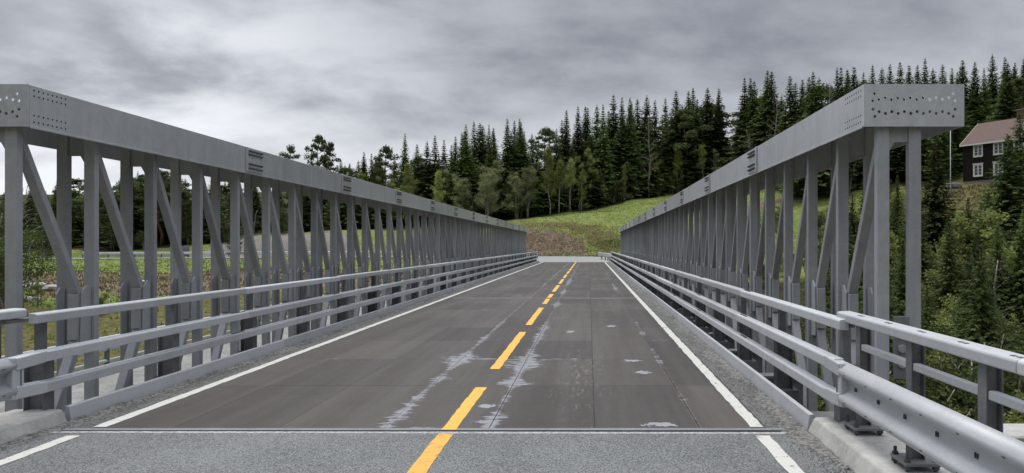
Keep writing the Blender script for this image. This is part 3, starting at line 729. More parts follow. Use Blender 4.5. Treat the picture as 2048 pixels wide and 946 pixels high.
# ------------------------------------------------------------------ approach guard rails
WP = [(0.085,.175),(0.075,.183),(0.035,.160),(0.004,.130),(0.0,.110),(0.006,.085),(0.055,.048),(0.070,.025),(0.070,-.025),(0.055,-.048),(0.006,-.085),(0.0,-.110),(0.004,-.130),(0.035,-.160),(0.075,-.183),(0.085,-.175)]
def w_beam_mesh(path, s_, th=.004):
    mb = MB(); prof = [(a*s_, c_) for a, c_ in WP] + [((a + th)*s_, c_) for a, c_ in reversed(WP)]
    mb.sweep(prof, path); me = mb.mesh('w_beam', M['wbeam'], 0, True); return me
def approach_rail(x, s_, y_end, y_start, xp, posts, label):
    t = thing('guard_rail', label, 'guard rail', (0, 0, 0))
    zc = 0.505
    # corrugated beam, in lapped lengths; blends to the parapet with a squeezed end
    path = [(x, y_end + .30, zc + .02, 0, 1), (x, y_end, zc, 0, 1)] + [(x, y_end - q, zc, 0, 1) for q in (0.4, 1.0, 1.9)]
    cuts = [y_end + .02, y_end - 2.5, y_end - 6.5, y_end - 12, y_end - 20, y_start]
    for i in range(len(cuts) - 1):
        a, c_ = cuts[i], cuts[i+1] - (.28 if i < len(cuts)-2 else 0)
        off = 0.005 * (i % 2)
        kpt = max(2, int((a - c_) / 1.0))
        me = w_beam_mesh([(x - off*s_, c_ + (a - c_)*j/kpt, zc, 0, 1) for j in range(kpt + 1)], s_)
        wb = mk('w_beam', me, t)
        sl = MB(); yq = a - .18
        while yq > max(c_, -2):
            for zo in (.100, -.120):
                sl.box(x - off*s_ - .003*s_, x - off*s_ + .003*s_, yq - .012, yq + .012, zc + zo - .003, zc + zo + .003)
            sl.box(x - off*s_ + .060*s_, x - off*s_ + .0695*s_, yq - .085, yq - .077, zc - .014, zc + .014)
            sl.box(x - off*s_ + .060*s_, x - off*s_ + .0695*s_, yq - .062, yq - .057, zc - .016, zc + .016)
            yq -= .42
        if sl.v: tag(mk('slot_bolts', sl.mesh('slot_bolts', M['bolt']), wb), kind='stuff')
    # transition casting between W-beam and the two parapet rails
    tr = MB()
    for zc2, zt in ((.625, .645), (.380, .365)):
        tr.add([(x + 0.0*s_, y_end - .03, zc2 - .055), (x + 0.0*s_, y_end - .03, zc2 + .055), (x + .085*s_, y_end - .03, zc2 + .06), (x + .085*s_, y_end - .03, zc2 - .06),
                (x - .004*s_, y_end + .30, zt - .050), (x - .004*s_, y_end + .30, zt + .052), (x + .085*s_, y_end + .30, zt + .060), (x + .085*s_, y_end + .30, zt - .060)],
               [(0,1,2,3),(7,6,5,4),(0,4,5,1),(1,5,6,2),(2,6,7,3),(3,7,4,0)])
    tr.box(x + .012*s_, x + .09*s_, y_end - .06, y_end + .06, .325, .685)
    mk('transition_piece', tr.mesh('transition_piece', M['wbeam'], .01, False, 2), t)
    # top rail and thin middle rail
    prof = [(xp - .03*s_ + a, 1.040 + c_) for a, c_ in rail_prof(.076, .11, s_)]
    cuts2 = [y_end + .28, y_end - 2.2, y_end - 5.8, y_end - 12, y_start]
    for i in range(len(cuts2) - 1):
        r_ = mk('top_rail', MB().prism(prof, 'y', cuts2[i+1] + .003, cuts2[i] - .003).mesh('top_rail', M['wbeam'], .003), t)
        sm = MB()
        for q in range(6):
            ya = cuts2[i] - .35 - q*.5
            if ya > cuts2[i+1]: 
                for e_ in (0, .055): sm.box(xp + .005*s_, xp + .03*s_, ya - e_ - .05, ya - e_ - .02, 1.0765, 1.082)
        if sm.v: tag(mk('splice_bolts', sm.mesh('top_slots', M['bolt']), r_), kind='stuff')
    mk('joiner_bar', MB().box(xp - .005*s_, xp + .06*s_, y_end + .1, y_end + .5, .955, .988).mesh('joiner_bar', M['railpost'], .004), t)
    pm_ = MB()
    pm_.box(xp + .012*s_, xp + .021*s_, .0, .085, .195, .998).box(xp + .098*s_, xp + .107*s_, .0, .085, .195, .998).box(xp + .0215*s_, xp + .0975*s_, .038, .046, .195, .990)
    pmesh = pm_.mesh('post', M['railpost'], .002)
    bp = MB().box(xp - .06*s_, xp + .18*s_, -.075, .17, .170, .194).mesh('base_plate', M['railpost'], .004)
    bolt = MB().tube([(0, 0, .131), (0, 0, .25)], .011, 6).tube([(0, 0, .195), (0, 0, .214)], .021, 6).tube([(0, 0, .145), (0, 0, .169)], .024, 6).mesh('anchor_bolt', M['bolt'])
    for yq in posts:
        po = mk('post', pmesh, t, (0, yq, 0)); mk('base_plate', bp, po)
        for bx in (-.035, .155):
            for by in (-.045, .14): mk('anchor_bolt', bolt, po, (xp + bx*s_, by, 0))
    ps = sorted(posts)
    for a, c_ in zip(ps[:-1], ps[1:]):
        mk('middle_rail', MB().box(xp + .02*s_, xp + .07*s_, a + .086, c_ - .002, .80, .852).mesh('middle_rail', M['wbeam'], .008, False, 2), t)
    return t
approach_rail(2.04, 1, 5.62, -30, 2.17, [5.50, 4.62, 3.75, 2.9, 2.05, 1.2, .35, -.5], 'corrugated guard rail with top rail and bolted posts, right foreground')
approach_rail(-4.90, -1, 5.88, -30, -5.10, [5.35, 4.1, 2.9, 1.7, .5], 'corrugated guard rail end with top rail at the far left edge')

# far end guard rails along the bending road
def road_rail(label, pts, s_, group=None):
    t = thing('guard_rail', label, 'guard rail', (0, 0, 0), 0, group)
    P_ = smooth_path(pts, 8); T = np.gradient(P_[:, :2], axis=0); T /= np.linalg.norm(T, axis=1)[:, None]
    path = [(q[0], q[1], q[2] + .60, tx, ty) for q, (tx, ty) in zip(P_, T)]
    mb = MB(); prof = [(a*s_, c_) for a, c_ in WP] + [((a + .006)*s_, c_) for a, c_ in reversed(WP)]; mb.sweep(prof, path)
    mk('w_beam', mb.mesh('w_beam', M['wbeam'], 0, True), t)
    acc = 0; pmm = MB().box(-.05, .05, -.06, .06, -.5, .74).mesh('post', M['railpost'])
    last = P_[0]
    for q, (tx, ty) in zip(P_, T):
        acc += np.hypot(*(q - last)[:2]); last = q
        if acc >= 2.0:
            acc = 0; mk('post', pmm, t, (q[0] + ty*.13*s_, q[1] - tx*.13*s_, q[2]), math.atan2(ty, tx))
    return t
road_rail('curved guard rail bending left off the far right end of the bridge', [(2.1, 66.2, 0), (2.05, 70, 0), (1.75, 75, 0), (1.05, 80, 0)], 1)
road_rail('long guard rail along the far road seen through the left truss', [(-24, 99.6, 0), (-45, 100.8, -.1), (-75, 101, -.2)], 1)
road_rail('short guard rail at the far left end of the bridge', [(-4.95, 66.2, 0), (-5.3, 69, 0), (-7, 73.5, 0)], -1)

# ------------------------------------------------------------------ vegetation materials
def leafmat(name, lo, hi, trans=0.25, rough=0.75):
    m, n, b = material(name, rough, 0, 0.2)
    g = n.n('ShaderNodeNewGeometry'); info = n.n('ShaderNodeObjectInfo').outputs['Random']
    big = n.noise(g.outputs['Position'], 0.8, 4, 0.6)
    k = n.m('ADD', n.m('MULTIPLY', g.outputs['Random Per Island'], 0.5), n.m('ADD', n.m('MULTIPLY', n.ss(big, .3, .7), 0.30), n.m('MULTIPLY', info, 0.20)))
    c = n.mix(k, lo, hi)
    hs = n.n('ShaderNodeHueSaturation'); n.put(hs.inputs['Color'], c)
    n.put(hs.inputs['Hue'], n.m('ADD', 0.485, n.m('MULTIPLY', info, 0.03))); n.put(hs.inputs['Value'], n.m('ADD', 0.65, n.m('MULTIPLY', info, 0.85)))
    setc(n, b, hs.outputs[0])
    tr = n.n('ShaderNodeBsdfTranslucent'); n.put(tr.inputs[0], hs.outputs[0])
    mx = n.n('ShaderNodeMixShader'); mx.inputs[0].default_value = trans
    out = m.node_tree.nodes['Material Output']
    m.node_tree.links.new(b.outputs[0], mx.inputs[1]); m.node_tree.links.new(tr.outputs[0], mx.inputs[2]); m.node_tree.links.new(mx.outputs[0], out.inputs[0])
    return m
M['spruce'] = leafmat('spruce_needles', (0.036, 0.062, 0.019), (0.155, 0.205, 0.060), 0.33)
M['pine'] = leafmat('pine_needles', (0.040, 0.060, 0.022), (0.130, 0.165, 0.060), 0.25)
M['birch_leaf'] = leafmat('birch_leaves', (0.13, 0.165, 0.045), (0.340, 0.370, 0.125), 0.4)
M['willow_leaf'] = leafmat('willow_leaves', (0.150, 0.175, 0.080), (0.340, 0.365, 0.185), 0.4)
M['shrub_leaf'] = leafmat('shrub_leaves', (0.032, 0.050, 0.015), (0.100, 0.128, 0.038), 0.3)
M['bud_leaf'] = leafmat('budding_twigs', (0.070, 0.058, 0.035), (0.150, 0.130, 0.075), 0.2)
M['grass_blade'] = leafmat('grass_blades', (0.075, 0.130, 0.025), (0.205, 0.250, 0.070), 0.3)
M['dry_blade'] = leafmat('dry_blades', (0.090, 0.065, 0.035), (0.300, 0.230, 0.140), 0.3)
def bark(name, lo, hi, sc):
    m, n, b = material(name, 0.9, 0, 0.2); p = n.n('ShaderNodeTexCoord').outputs['Object']
    x_, y_, z_ = n.sep(p); a = n.noise(n.comb(x_, y_, n.m('MULTIPLY', z_, 2.0)), sc, 4, 0.65)
    setc(n, b, n.mix(n.ss(a, .35, .65), lo, hi)); return m
M['bark'] = bark('conifer_bark', (0.035, 0.026, 0.020), (0.10, 0.075, 0.058), 3)
M['pine_bark'] = bark('pine_bark', (0.08, 0.045, 0.028), (0.20, 0.12, 0.075), 3)
M['birch_bark'] = bark('birch_bark', (0.10, 0.09, 0.08), (0.48, 0.46, 0.42), 2.2)
M['grey_bark'] = bark('grey_bark', (0.14, 0.125, 0.11), (0.34, 0.31, 0.28), 2.5)

def rnd(a, b_): return random.uniform(a, b_)
def spruce_mesh(seed, H=20.0, ratio=0.15, whorls=34, twigs=11, gap=0.0, base=0.05, fine=1.0):
    random.seed(seed); V_ = []; F_ = []
    Rm = H * ratio
    def kite(bx, by, bz, dx_, dy_, dz_, wv):
        dl = math.hypot(dx_, dy_) + 1e-6
        px_, py_ = -dy_/dl*wv, dx_/dl*wv; pz_ = rnd(-.6, .6) * wv; o = len(V_)
        V_.extend([(bx-px_*.5, by-py_*.5, bz-pz_*.5), (bx+dx_*.4-px_, by+dy_*.4-py_, bz+dz_*.4-pz_), (bx+dx_, by+dy_, bz+dz_), (bx+dx_*.4+px_, by+dy_*.4+py_, bz+dz_*.4+pz_)])
        F_.append((o, o+1, o+2, o+3))
    def env_at(t): return ((1 - t) * 0.62 + 0.38 * (1 - t) ** 0.6 * (1 - t)) * min(1, 0.6 + (t - base) / 0.2)
    for wi in range(whorls):
        t = base + (0.985 - base) * (wi / (whorls - 1)) ** 0.92
        if random.random() < gap: continue
        z0 = H * t
        env = env_at(t) * (1 + 0.12*math.sin(wi*1.9+seed) + rnd(-.08, .08))
        nb_ = int(7 + 4 * (1 - t)) if t < 0.93 else 5
        a0 = rnd(0, 6.28)
        for j in range(nb_):
            az = a0 + 6.283 * j / nb_ + rnd(-.3, .3)
            L = (Rm * env + 0.10) * rnd(0.62, 1.25)
            droop = -0.45 * (1 - t) ** 0.6 + 1.2 * max(0, t - 0.72) + rnd(-.12, .12)
            ca, sa = math.cos(az), math.sin(az)
            nt_ = max(5, int(twigs * (0.40 + 0.8 * env)))
            for q in range(nt_):
                u = ((q + rnd(0.2, 1)) / nt_) ** 0.7
                r_ = L * u; zz_ = z0 + droop * r_ + 0.12 * L * u * u + rnd(-.12, .12)
                spread = rnd(.1, 1.1) * (1 if q % 2 else -1)
                dl = rnd(.55, 1.05) * (0.16 + 1.0 * (1 - t) ** .8) * (1.2 - 0.5*u) * fine
                dx_, dy_, dz_ = ca - sa*spread, sa + ca*spread, rnd(-.95, -.05)
                ln = math.sqrt(dx_*dx_ + dy_*dy_ + dz_*dz_) / dl
                kite(ca*r_, sa*r_, zz_, dx_/ln, dy_/ln, dz_/ln, dl * rnd(.22, .38))
    for q in range(420):                             # inner foliage close to the stem
        t = base + (0.93 - base) * random.random() ** 1.15; rr = Rm * env_at(t) * rnd(.05, .55); a = rnd(0, 6.28)
        kite(math.cos(a)*rr, math.sin(a)*rr, H*t, math.cos(a+rnd(-1,1))*rnd(.3,.8)*(1.1-t), math.sin(a+rnd(-1,1))*rnd(.3,.8)*(1.1-t), -rnd(.6,1.5)*(1.1-t), rnd(.3,.6)*(1.1-t))
    for q in range(14):                              # leader
        zz_ = H * rnd(.945, .995); a = rnd(0, 6.28); l_ = .32 * (1.0 - zz_/H) * 14 + .10
        kite(0, 0, zz_, math.cos(a)*l_, math.sin(a)*l_, rnd(.05, .25), .06)
    crown = raw_mesh('spruce_crown', V_, F_, M['spruce'])
    tk = MB().tube([(0,0,-.6), (0,0,.4), (0,0,H*.5), (0,0,H*.998)], [H*.016, H*.012, H*.007, .02], 7).mesh('spruce_trunk', M['bark'], 0, True)
    return crown, tk
def blob_leaves(V_, F_, c_, rr, n_, size, flatn=0.7):
    for _ in range(n_):
        d_ = Vector((random.gauss(0, 1), random.gauss(0, 1), random.gauss(0, flatn))).normalized() * rr * random.random() ** 0.45
        p_ = Vector(c_) + Vector((d_.x, d_.y, d_.z * flatn))
        a = Vector((rnd(-1,1), rnd(-1,1), rnd(-1,1))).normalized() * size * rnd(.6, 1.3); b_ = Vector((rnd(-1,1), rnd(-1,1), rnd(-1,1))).normalized() * size * rnd(.4, .9)
        o = len(V_); V_ += [tuple(p_-a), tuple(p_+b_), tuple(p_+a), tuple(p_-b_)]; F_.append((o, o+1, o+2, o+3))
def branches(mb, p, d_, L, r_, depth, ends, spread=0.6, up=0.25, nsub=3, sides=5):
    pts = [Vector(p)]; dd = Vector(d_).normalized(); k = 4
    for i in range(k):
        dd = (dd + Vector((rnd(-.16,.16), rnd(-.16,.16), rnd(-.05,.12)))).normalized(); pts.append(pts[-1] + dd * L / k)
    mb.tube(pts, [r_ * (1 - .7*i/k) for i in range(k+1)], sides, 0, False)
    if depth == 0: ends += pts[2:]; return
    ends += pts[3:]
    for j in range(nsub):
        i = random.randint(1, k); az = rnd(0, 6.28)
        nd = (dd * (1 - spread*.5) + Vector((math.cos(az), math.sin(az), up)) * spread).normalized()
        branches(mb, pts[i], nd, L * rnd(.5, .72), r_ * (1-.7*i/k) * .75, depth - 1, ends, spread, up, nsub, max(3, sides - 1))
def broad_mesh(seed, H, leaf, barkm, nleaf, lsize, stems=1, lean=.06, start=.25, wide=.16, depth=2):
    random.seed(seed); mb = MB(); ends = []; tops = []
    for s_ in range(stems):
        a = rnd(0, 6.28); off = Vector((math.cos(a), math.sin(a), 0)) * (0 if stems == 1 else rnd(.1, .5))
        ln_ = Vector((rnd(-1,1), rnd(-1,1), 0)) * lean * H * (1 if stems == 1 else 1.8); hh = H * (1 if s_ == 0 else rnd(.65, .95))
        pts = []
        for i in range(7):
            t = i / 6; pts.append(off + ln_ * t * t + Vector((rnd(-.02,.02)*H*(t>0), rnd(-.02,.02)*H*(t>0), hh*t - (.5 if i == 0 else 0))))
        r0 = H * .010 / math.sqrt(stems) * 1.15 + .02
        mb.tube(pts, [r0 * (1 - .85*i/6) + .008 for i in range(7)], 6)
        nbr = int(11 + H * .5) // (1 if stems == 1 else 2)
        for j in range(nbr):
            t = start + (0.97 - start) * (j + random.random()) / nbr
            i = min(5, int(t * 6)); f_ = t*6 - i; p_ = pts[i].lerp(pts[i+1], f_)
            az = j * 2.4 + rnd(-.4, .4); L = H * wide * (1.25 - t) * rnd(.7, 1.25)
            branches(mb, p_, (math.cos(az), math.sin(az), rnd(.45, 1.1)), L, r0 * (1.05 - t) * .5 + .006, depth - 1, ends, .65, .2, 3, 4)
        ends += [pts[6]]*3
    V_ = []; F_ = []
    for _ in range(nleaf):
        e = random.choice(ends); o = len(V_)
        p_ = e + Vector((random.gauss(0,.22), random.gauss(0,.22), random.gauss(-.08,.2))) * (H/9)**.5
        a = Vector((rnd(-1,1), rnd(-1,1), rnd(-1,1))).normalized() * lsize * rnd(.6, 1.3); b_ = Vector((rnd(-1,1), rnd(-1,1), rnd(-1,1))).normalized() * lsize * rnd(.4, .8)
        V_ += [tuple(p_-a), tuple(p_+b_), tuple(p_+a), tuple(p_-b_)]; F_.append((o, o+1, o+2, o+3))
    return (raw_mesh('leaf_crown', V_, F_, leaf) if nleaf else None), mb.mesh('trunk', barkm, 0, True)
def pine_mesh(seed, H, rad=.16, clumps=26, start=.42, nl=120):
    random.seed(seed); mb = MB(); pts = [Vector((rnd(-.02,.02)*H*(i>0), rnd(-.02,.02)*H*(i>0), H*i/6*.97 - (.5 if i == 0 else 0))) for i in range(7)]
    mb.tube(pts, [H*.014*(1-.8*i/6) + .02 for i in range(7)], 7); V_ = []; F_ = []
    for j in range(clumps):
        t = start + (1 - start) * (j / (clumps - 1)) ** .9; i = min(5, int(t*6)); p_ = pts[i].lerp(pts[i+1], min(1, t*6 - i))
        az = j * 2.4 + rnd(-.5, .5); prof = math.sin(math.pi * min(1, max(.08, (t - start)/(1 - start)*.86 + .14))) ** .7
        L = H * rad * prof * rnd(.45, 1.2); e = p_ + Vector((math.cos(az)*L, math.sin(az)*L, L*rnd(-.05, .5)))
        mb.tube([p_, p_.lerp(e, .5) + Vector((0,0,-.05*L)), e], [.05*H/14, .035*H/14, .015], 4, 0, False)
        blob_leaves(V_, F_, e, H*rnd(.045, .08), nl, H*.012, .65); blob_leaves(V_, F_, p_.lerp(e, .6), H*rnd(.03, .06), nl//2, H*.012, .6)
    return raw_mesh('pine_crown', V_, F_, M['pine']), mb.mesh('pine_trunk', M['pine_bark'], 0, True)

SP = [spruce_mesh(21+i, 20, r_, wh, tw, gp) for i, (r_, wh, tw, gp) in enumerate(((.20,42,18,0),(.23,42,20,.03),(.26,42,22,.04),(.185,40,17,.04),(.24,38,20,.08),(.215,44,20,.02)))]
SPD = [spruce_mesh(51, 20, .27, 52, 46, .02, .03, .6), spruce_mesh(52, 20, .25, 52, 44, .03, .03, .6)]           # dense ones for the near trees
PN = [pine_mesh(61, 18), pine_mesh(62, 18, .19, 30, .35), pine_mesh(63, 18, .22, 22, .3)]
BI = [broad_mesh(71, 12, M['birch_leaf'], M['birch_bark'], 5200, .12), broad_mesh(72, 12, M['birch_leaf'], M['birch_bark'], 4400, .12, 2, .08),
      broad_mesh(73, 12, M['birch_leaf'], M['birch_bark'], 3000, .12, 1, .1, .4), broad_mesh(74, 12, M['willow_leaf'], M['grey_bark'], 8000, .12, 4, .1, .12, .2)]
BT = [broad_mesh(81, 12, M['bud_leaf'], M['grey_bark'], 500, .05, 1, .05, .2, .17, 3), broad_mesh(82, 12, M['bud_leaf'], M['grey_bark'], 900, .05, 3, .1, .1, .2, 3)]
SH = [broad_mesh(91, 5, M['shrub_leaf'], M['grey_bark'], 5000, .07, 5, .12, .03, .26), broad_mesh(92, 5, M['birch_leaf'], M['birch_bark'], 4000, .07, 3, .1, .1, .24),
      broad_mesh(93, 5, M['shrub_leaf'], M['grey_bark'], 6000, .065, 6, .14, .02, .28)]
random.seed(5)
def tree(kind, name, label, cat, x, y, h, group=None, wide=1.0, sink=0.0, rz=None):
    crown, tk = kind; H = {0: 20.0, 1: 18.0, 2: 12.0, 3: 5.0}[0 if kind in SP + SPD else 1 if kind in PN else 2 if kind in BI + BT else 3]
    t = thing(name, label, cat, (x, y, gz(x, y) - sink), rz if rz is not None else rnd(0, 6.28), group)
    s_ = h / H; t.scale = (s_*wide, s_*wide, s_)
    if crown: mk('crown', crown, t)
    mk('trunk', tk, t)
    return t
def top_tree(kind, name, label, cat, px, py, Y, group=None, wide=1.0, base=None):
    """tree whose tip was surveyed at this photo point and distance"""
    p = at(px, py, Y); h = p.z - gz(p.x, Y); return tree(kind, name, label, cat, p.x, Y, max(2.0, h), group, wide)

LAB_EDGE = 'dark pointed spruce rising from the forest edge above the green meadow'
LAB_RIGHT = 'dark pointed spruce on the hillside skyline behind the right truss'
LAB_LEFT = 'dark pointed spruce in the distant forest behind the left truss'
LAB_FILL = 'dark spruce deep in the forest, mostly hidden by trees before it'
tops = [(932,246),(948,242),(960,247),(978,245),(987,254),(1014.6,232),(1029,236),(1039,234),(1064,262),(1113,257),(1124,236),(1133,221),(1156,207),(1171,211),
 (1194,205),(1206,203),(1227,192),(1244,191),(1260,191),(1275,195),(1294,187),(1310,201),(1331,195),(1352,182),(1377,178),(1386,172),(1415,173),(1438,172),(1489,154),
 (1501,152),(1535,138),(1543,139),(1563,184),(1580,147),(1591,163),(1605,157),(1618,150),(1626,145),(1638,151),(1674,135),(1682,136),(1708,133),(1727,140),(1745,130),(1764,137),(1780,128),
 (1800,124),(1818,132),(1835,125),(1850,119),(1866,134),(1885,129),(1904,134),(1925,120),(1950,125),(1968,132),(1985,104),(2010,114),(2030,122),(2047,118),(2065,112),(2090,105),(2120,110),
 (682,316),(700,322),(717,318),(728,304),(743,308),(760,300),(810,268),(834,290),(854,276),(870,266),(888,280),(911,275)]
sky_x = [-200, 0, 120, 200, 260, 300, 360, 420, 480, 540, 600, 660] + [q[0] for q in sorted(tops) if q[0] > 670]
sky_y = [370, 372, 352, 346, 336, 330, 336, 340, 345, 345, 340, 330] + [q[1] for q in sorted(tops) if q[0] > 670]
ORD = ['first', 'second', 'third', 'fourth', 'fifth', 'sixth', 'seventh', 'eighth', 'ninth', 'tenth', 'eleventh', 'twelfth', 'thirteenth', 'fourteenth', 'fifteenth', 'sixteenth', 'seventeenth', 'eighteenth', 'nineteenth', 'twentieth']
ORD += ['twenty-' + o_ for o_ in ORD[:9]] + ['thirtieth'] + ['thirty-' + o_ for o_ in ORD[:9]]
ordc = {}
for i, (px, py) in enumerate(sorted(tops)):
    x_guess = (px - VX) / F * 135; ty = float(treeline(x_guess)) + rnd(4, 14)
    lab, grp = (LAB_EDGE, 'spruces at the forest edge above the meadow') if 900 < px < 1480 else (LAB_RIGHT, 'spruces on the right skyline') if px >= 1480 else (LAB_LEFT, 'spruces behind the left truss')
    ordc[lab] = ordc.get(lab, 0) + 1
    lab = {LAB_EDGE: 'dark pointed spruce behind the green meadow, %s tip from the left along that skyline',
           LAB_RIGHT: 'dark pointed spruce on the hillside skyline above the right chord, %s tip from its left',
           LAB_LEFT: 'dark pointed spruce above the left chord, %s tip right of the thin pine'}[lab] % ORD[ordc[lab] - 1]
    if (px, py) == (1535, 138): lab, grp = 'tallest dark spruce on the skyline, above the middle of the right chord', None
    if (px, py) == (810, 268): lab, grp = 'slender spruce standing taller than its neighbours above the left chord', None
    if px >= 1860: ty = 128 + rnd(0, 25)
    top_tree(SP[i % 6], 'spruce_tree', lab, 'tree', px, py + rnd(-3, 5), ty, grp, rnd(1.1, 1.65))
# pines on the left skyline
top_tree(PN[2], 'pine_tree', 'small round-topped pine, leftmost tree breaking the skyline above the left chord', 'tree', 580, 291, 124, None, .7)
top_tree(PN[1], 'pine_tree', 'large broad pine above the left chord, between the small pine and the spruces', 'tree', 636, 269, 124, None, .62)
top_tree(PN[0], 'pine_tree', 'thin pine leaning out beside the large pine above the left chord', 'tree', 659, 284, 126, None, .6)
top_tree(PN[1], 'pine_tree', 'full dark pine among spruces above the left chord', 'tree', 771, 291, 126, None, .8)
top_tree(PN[1], 'pine_tree', 'round-crowned pine among the spruces above the meadow', 'tree', 1090, 255, 130)
# fill of the forest: rows behind the edge, kept below the skyline
cnt = 0; tries = 0
while cnt < 200 and tries < 6000:
    tries += 1
    px = rnd(-120, 2140) if cnt < 150 else rnd(0, 760); xg = (px - VX)/F*140; Y = float(treeline(xg)) + abs(random.gauss(0, 1))*22 + 2
    x = (px - VX) / F * Y; Y2 = float(treeline(x)); 
    if Y < Y2 + 1.5: continue
    if 52.5 < x < 80 and 84 < Y < 114: continue
    g0 = gz(x, Y); ymax = float(np.interp(px, sky_x, sky_y)) + rnd(4, 45)
    h = at(px, ymax, Y).z - g0
    if h < 6: continue
    h = min(h, rnd(13, 24))
    left = px < 900
    kd = random.choice(SP) if random.random() < (.72 if left else .9) else random.choice(PN)
    nm = 'spruce_tree' if kd in SP else 'pine_tree'
    if nm == 'pine_tree': lab, grp = 'green pine standing among the spruces of the background forest', 'pines in the forest'
    else: lab, grp = (LAB_LEFT, 'spruces behind the left truss') if left else (LAB_FILL, 'spruces deep in the forest')
    tree(kd, nm, lab, 'tree', x, Y, h, grp, rnd(1.3, 1.9)); cnt += 1
# birches and leafing trees along the edge: (pixel x, top y, base y guess, kind)
for (px, py, kd, wd, lab) in [
 (927, 350, 3, 1.1, 'grey-green bushy willow at the forest edge just above the left chord'),
 (973, 338, 3, 1.0, 'pale green leafy tree at the forest edge, second from the left chord'),
 (1034, 345, 3, 1.0, 'pale bushy tree at the left foot of the green meadow'),
 (1056, 327, 3, 1.0, 'tallest pale grey-green leafy tree at the left end of the meadow edge'),
 (1100, 300, 0, .9, 'thin olive birch in front of the round-crowned pine'),
 (1118, 320, 2, .9, 'slim white-stemmed birch at the meadow edge, left of the bright one'),
 (1140, 318, 2, .9, 'slim leaning birch with pale trunk at the meadow edge'),
 (1160, 330, 1, .9, 'twin-stemmed birch at the meadow edge beside the bright yellow-green birch'),
 (1182, 300, 0, .8, 'bright yellow-green birch where the meadow edge climbs'),
 (1250, 330, 2, .8, 'thin birch before the dark spruces at the top of the meadow'),
 (1320, 335, 1, .9, 'low twin birch at the top of the meadow beside the right chord'),
 (1356, 294, 0, .9, 'yellow-green birch just above the far part of the right chord'),
 (1405, 290, 2, .9, 'pale-stemmed birch above the right chord, right of the yellow-green one'),
 (820, 330, 0, 1.0, 'yellowish birch among the spruces above the left chord'),
 (875, 345, 0, 1.0, 'olive birch among the spruces near the middle of the left chord')]:
    Yt = float(treeline((px - VX)/F*128)) + (rnd(-1.5, 2.0))
    top_tree(BI[kd], 'birch_tree' if kd != 3 else 'leafy_tree', lab, 'tree', px, py, Yt, None, wd)
for (px, py, kd, wd, dy, lab) in [
 (1298, 238, 0, 1.0, 0, 'tall bare grey tree against the dark spruces above the meadow'),
 (1551, 192, 0, .9, 4, 'bare pale tree above the chord below the tallest spruce'),
 (1660, 163, 0, .9, 6, 'bare grey tree near the skyline right of the tallest spruce'),
 (1470, 275, 1, 1.0, 0, 'brownish budding thicket tree above the middle of the right chord'),
 (1430, 300, 1, 1.0, 0, 'low brown budding tree just above the right chord'),
 (1505, 255, 1, 1.0, 0, 'brown budding tree behind the nearest part of the right chord'),
 (30, 345, 1, 1.2, -6, 'bare reddish tree at the far left edge behind the truss end')]:
    Yt = float(treeline((px - VX)/F*140)) + dy
    top_tree(BT[kd], 'bare_tree', lab, 'tree', px, py, Yt, None, wd)
k = 0
for px in np.linspace(700, 1480, 34):
    px = float(px) + rnd(-10, 10); Yt = float(treeline((px - VX)/F*130)) + rnd(2.5, 7); x = (px - VX)/F*Yt; kd = random.choice([BI[3], BI[0], BI[1], BI[3], BT[1]])
    if kd is BT[1]: tree(kd, 'bare_tree', 'brownish budding tree in the belt before the dark spruces', 'tree', x, Yt, rnd(6, 9), 'budding trees before the spruces', 1.2)
    else: tree(kd, 'leafy_tree', 'pale leafing tree in the belt before the dark spruces', 'tree', x, Yt, rnd(6, 10.5), 'leafing trees before the spruces', rnd(1.0, 1.4))
# shrubs that close the foot of the forest edge
k = 0
for i in range(46):
    px = rnd(120, 1420) if i < 34 else rnd(1430, 1700); Yt = float(treeline((px - VX)/F*128)) + rnd(.0, 3.0); x = (px - VX)/F*Yt
    kd = random.choice([SH[0], SH[0], SH[1], BT[1], SH[2]])
    if kd is BT[1]: tree(kd, 'bare_shrub', 'brown bare shrub at the foot of the background forest', 'shrub', x, Yt, rnd(3.5, 6), 'bare shrubs along the forest foot', 1.5)
    else: tree(kd, 'shrub', 'olive leafy shrub at the foot of the background forest', 'shrub', x, Yt, rnd(3, 5.5), 'leafy shrubs along the forest foot', 1.3)

# near trees on the right, between truss end and frame edge
top_tree(SPD[0], 'spruce_tree', 'large dense dark spruce partly hiding the house, right edge', 'tree', 2040, 225, 58, None, 1.75)
top_tree(SPD[1], 'spruce_tree', 'tall dark spruce standing right of the truss end, left of the flagpole slope', 'tree', 1872, 270, 62, None, 1.6)
top_tree(SPD[1], 'spruce_tree', 'small dark spruce below the house slope, between the two big spruces', 'tree', 1972, 385, 50, None, 1.5)
top_tree(SPD[0], 'spruce_tree', 'dark spruce seen between the last posts of the right truss', 'tree', 1705, 385, 60, None, 1.4)
top_tree(SPD[1], 'spruce_tree', 'short spruce seen through the right truss beside the hillside grass', 'tree', 1655, 430, 62, None, 1.3)
top_tree(BI[0], 'birch_tree', 'sunny green birch with white stem right of the truss end', 'tree', 1905, 440, 42, None, 1.2)
top_tree(BI[1], 'birch_tree', 'bright green birch at the right edge below the large spruce', 'tree', 2030, 420, 40, None, 1.2)
top_tree(BI[0], 'birch_tree', 'yellow-green birch between truss posts left of the end frame', 'tree', 1785, 470, 48, None, 1.1)
top_tree(BT[0], 'bare_tree', 'grey bare branching tree at the right edge above the railing', 'tree', 1998, 520, 34, None, 1.2)
top_tree(PN[1], 'pine_tree', 'reddish-stemmed pine among the birches right of the truss end', 'tree', 1958, 440, 46, None, 1.0)
top_tree(PN[2], 'pine_tree', 'green pine low at the right edge beside the bright birch', 'tree', 2075, 430, 44, None, 1.2)
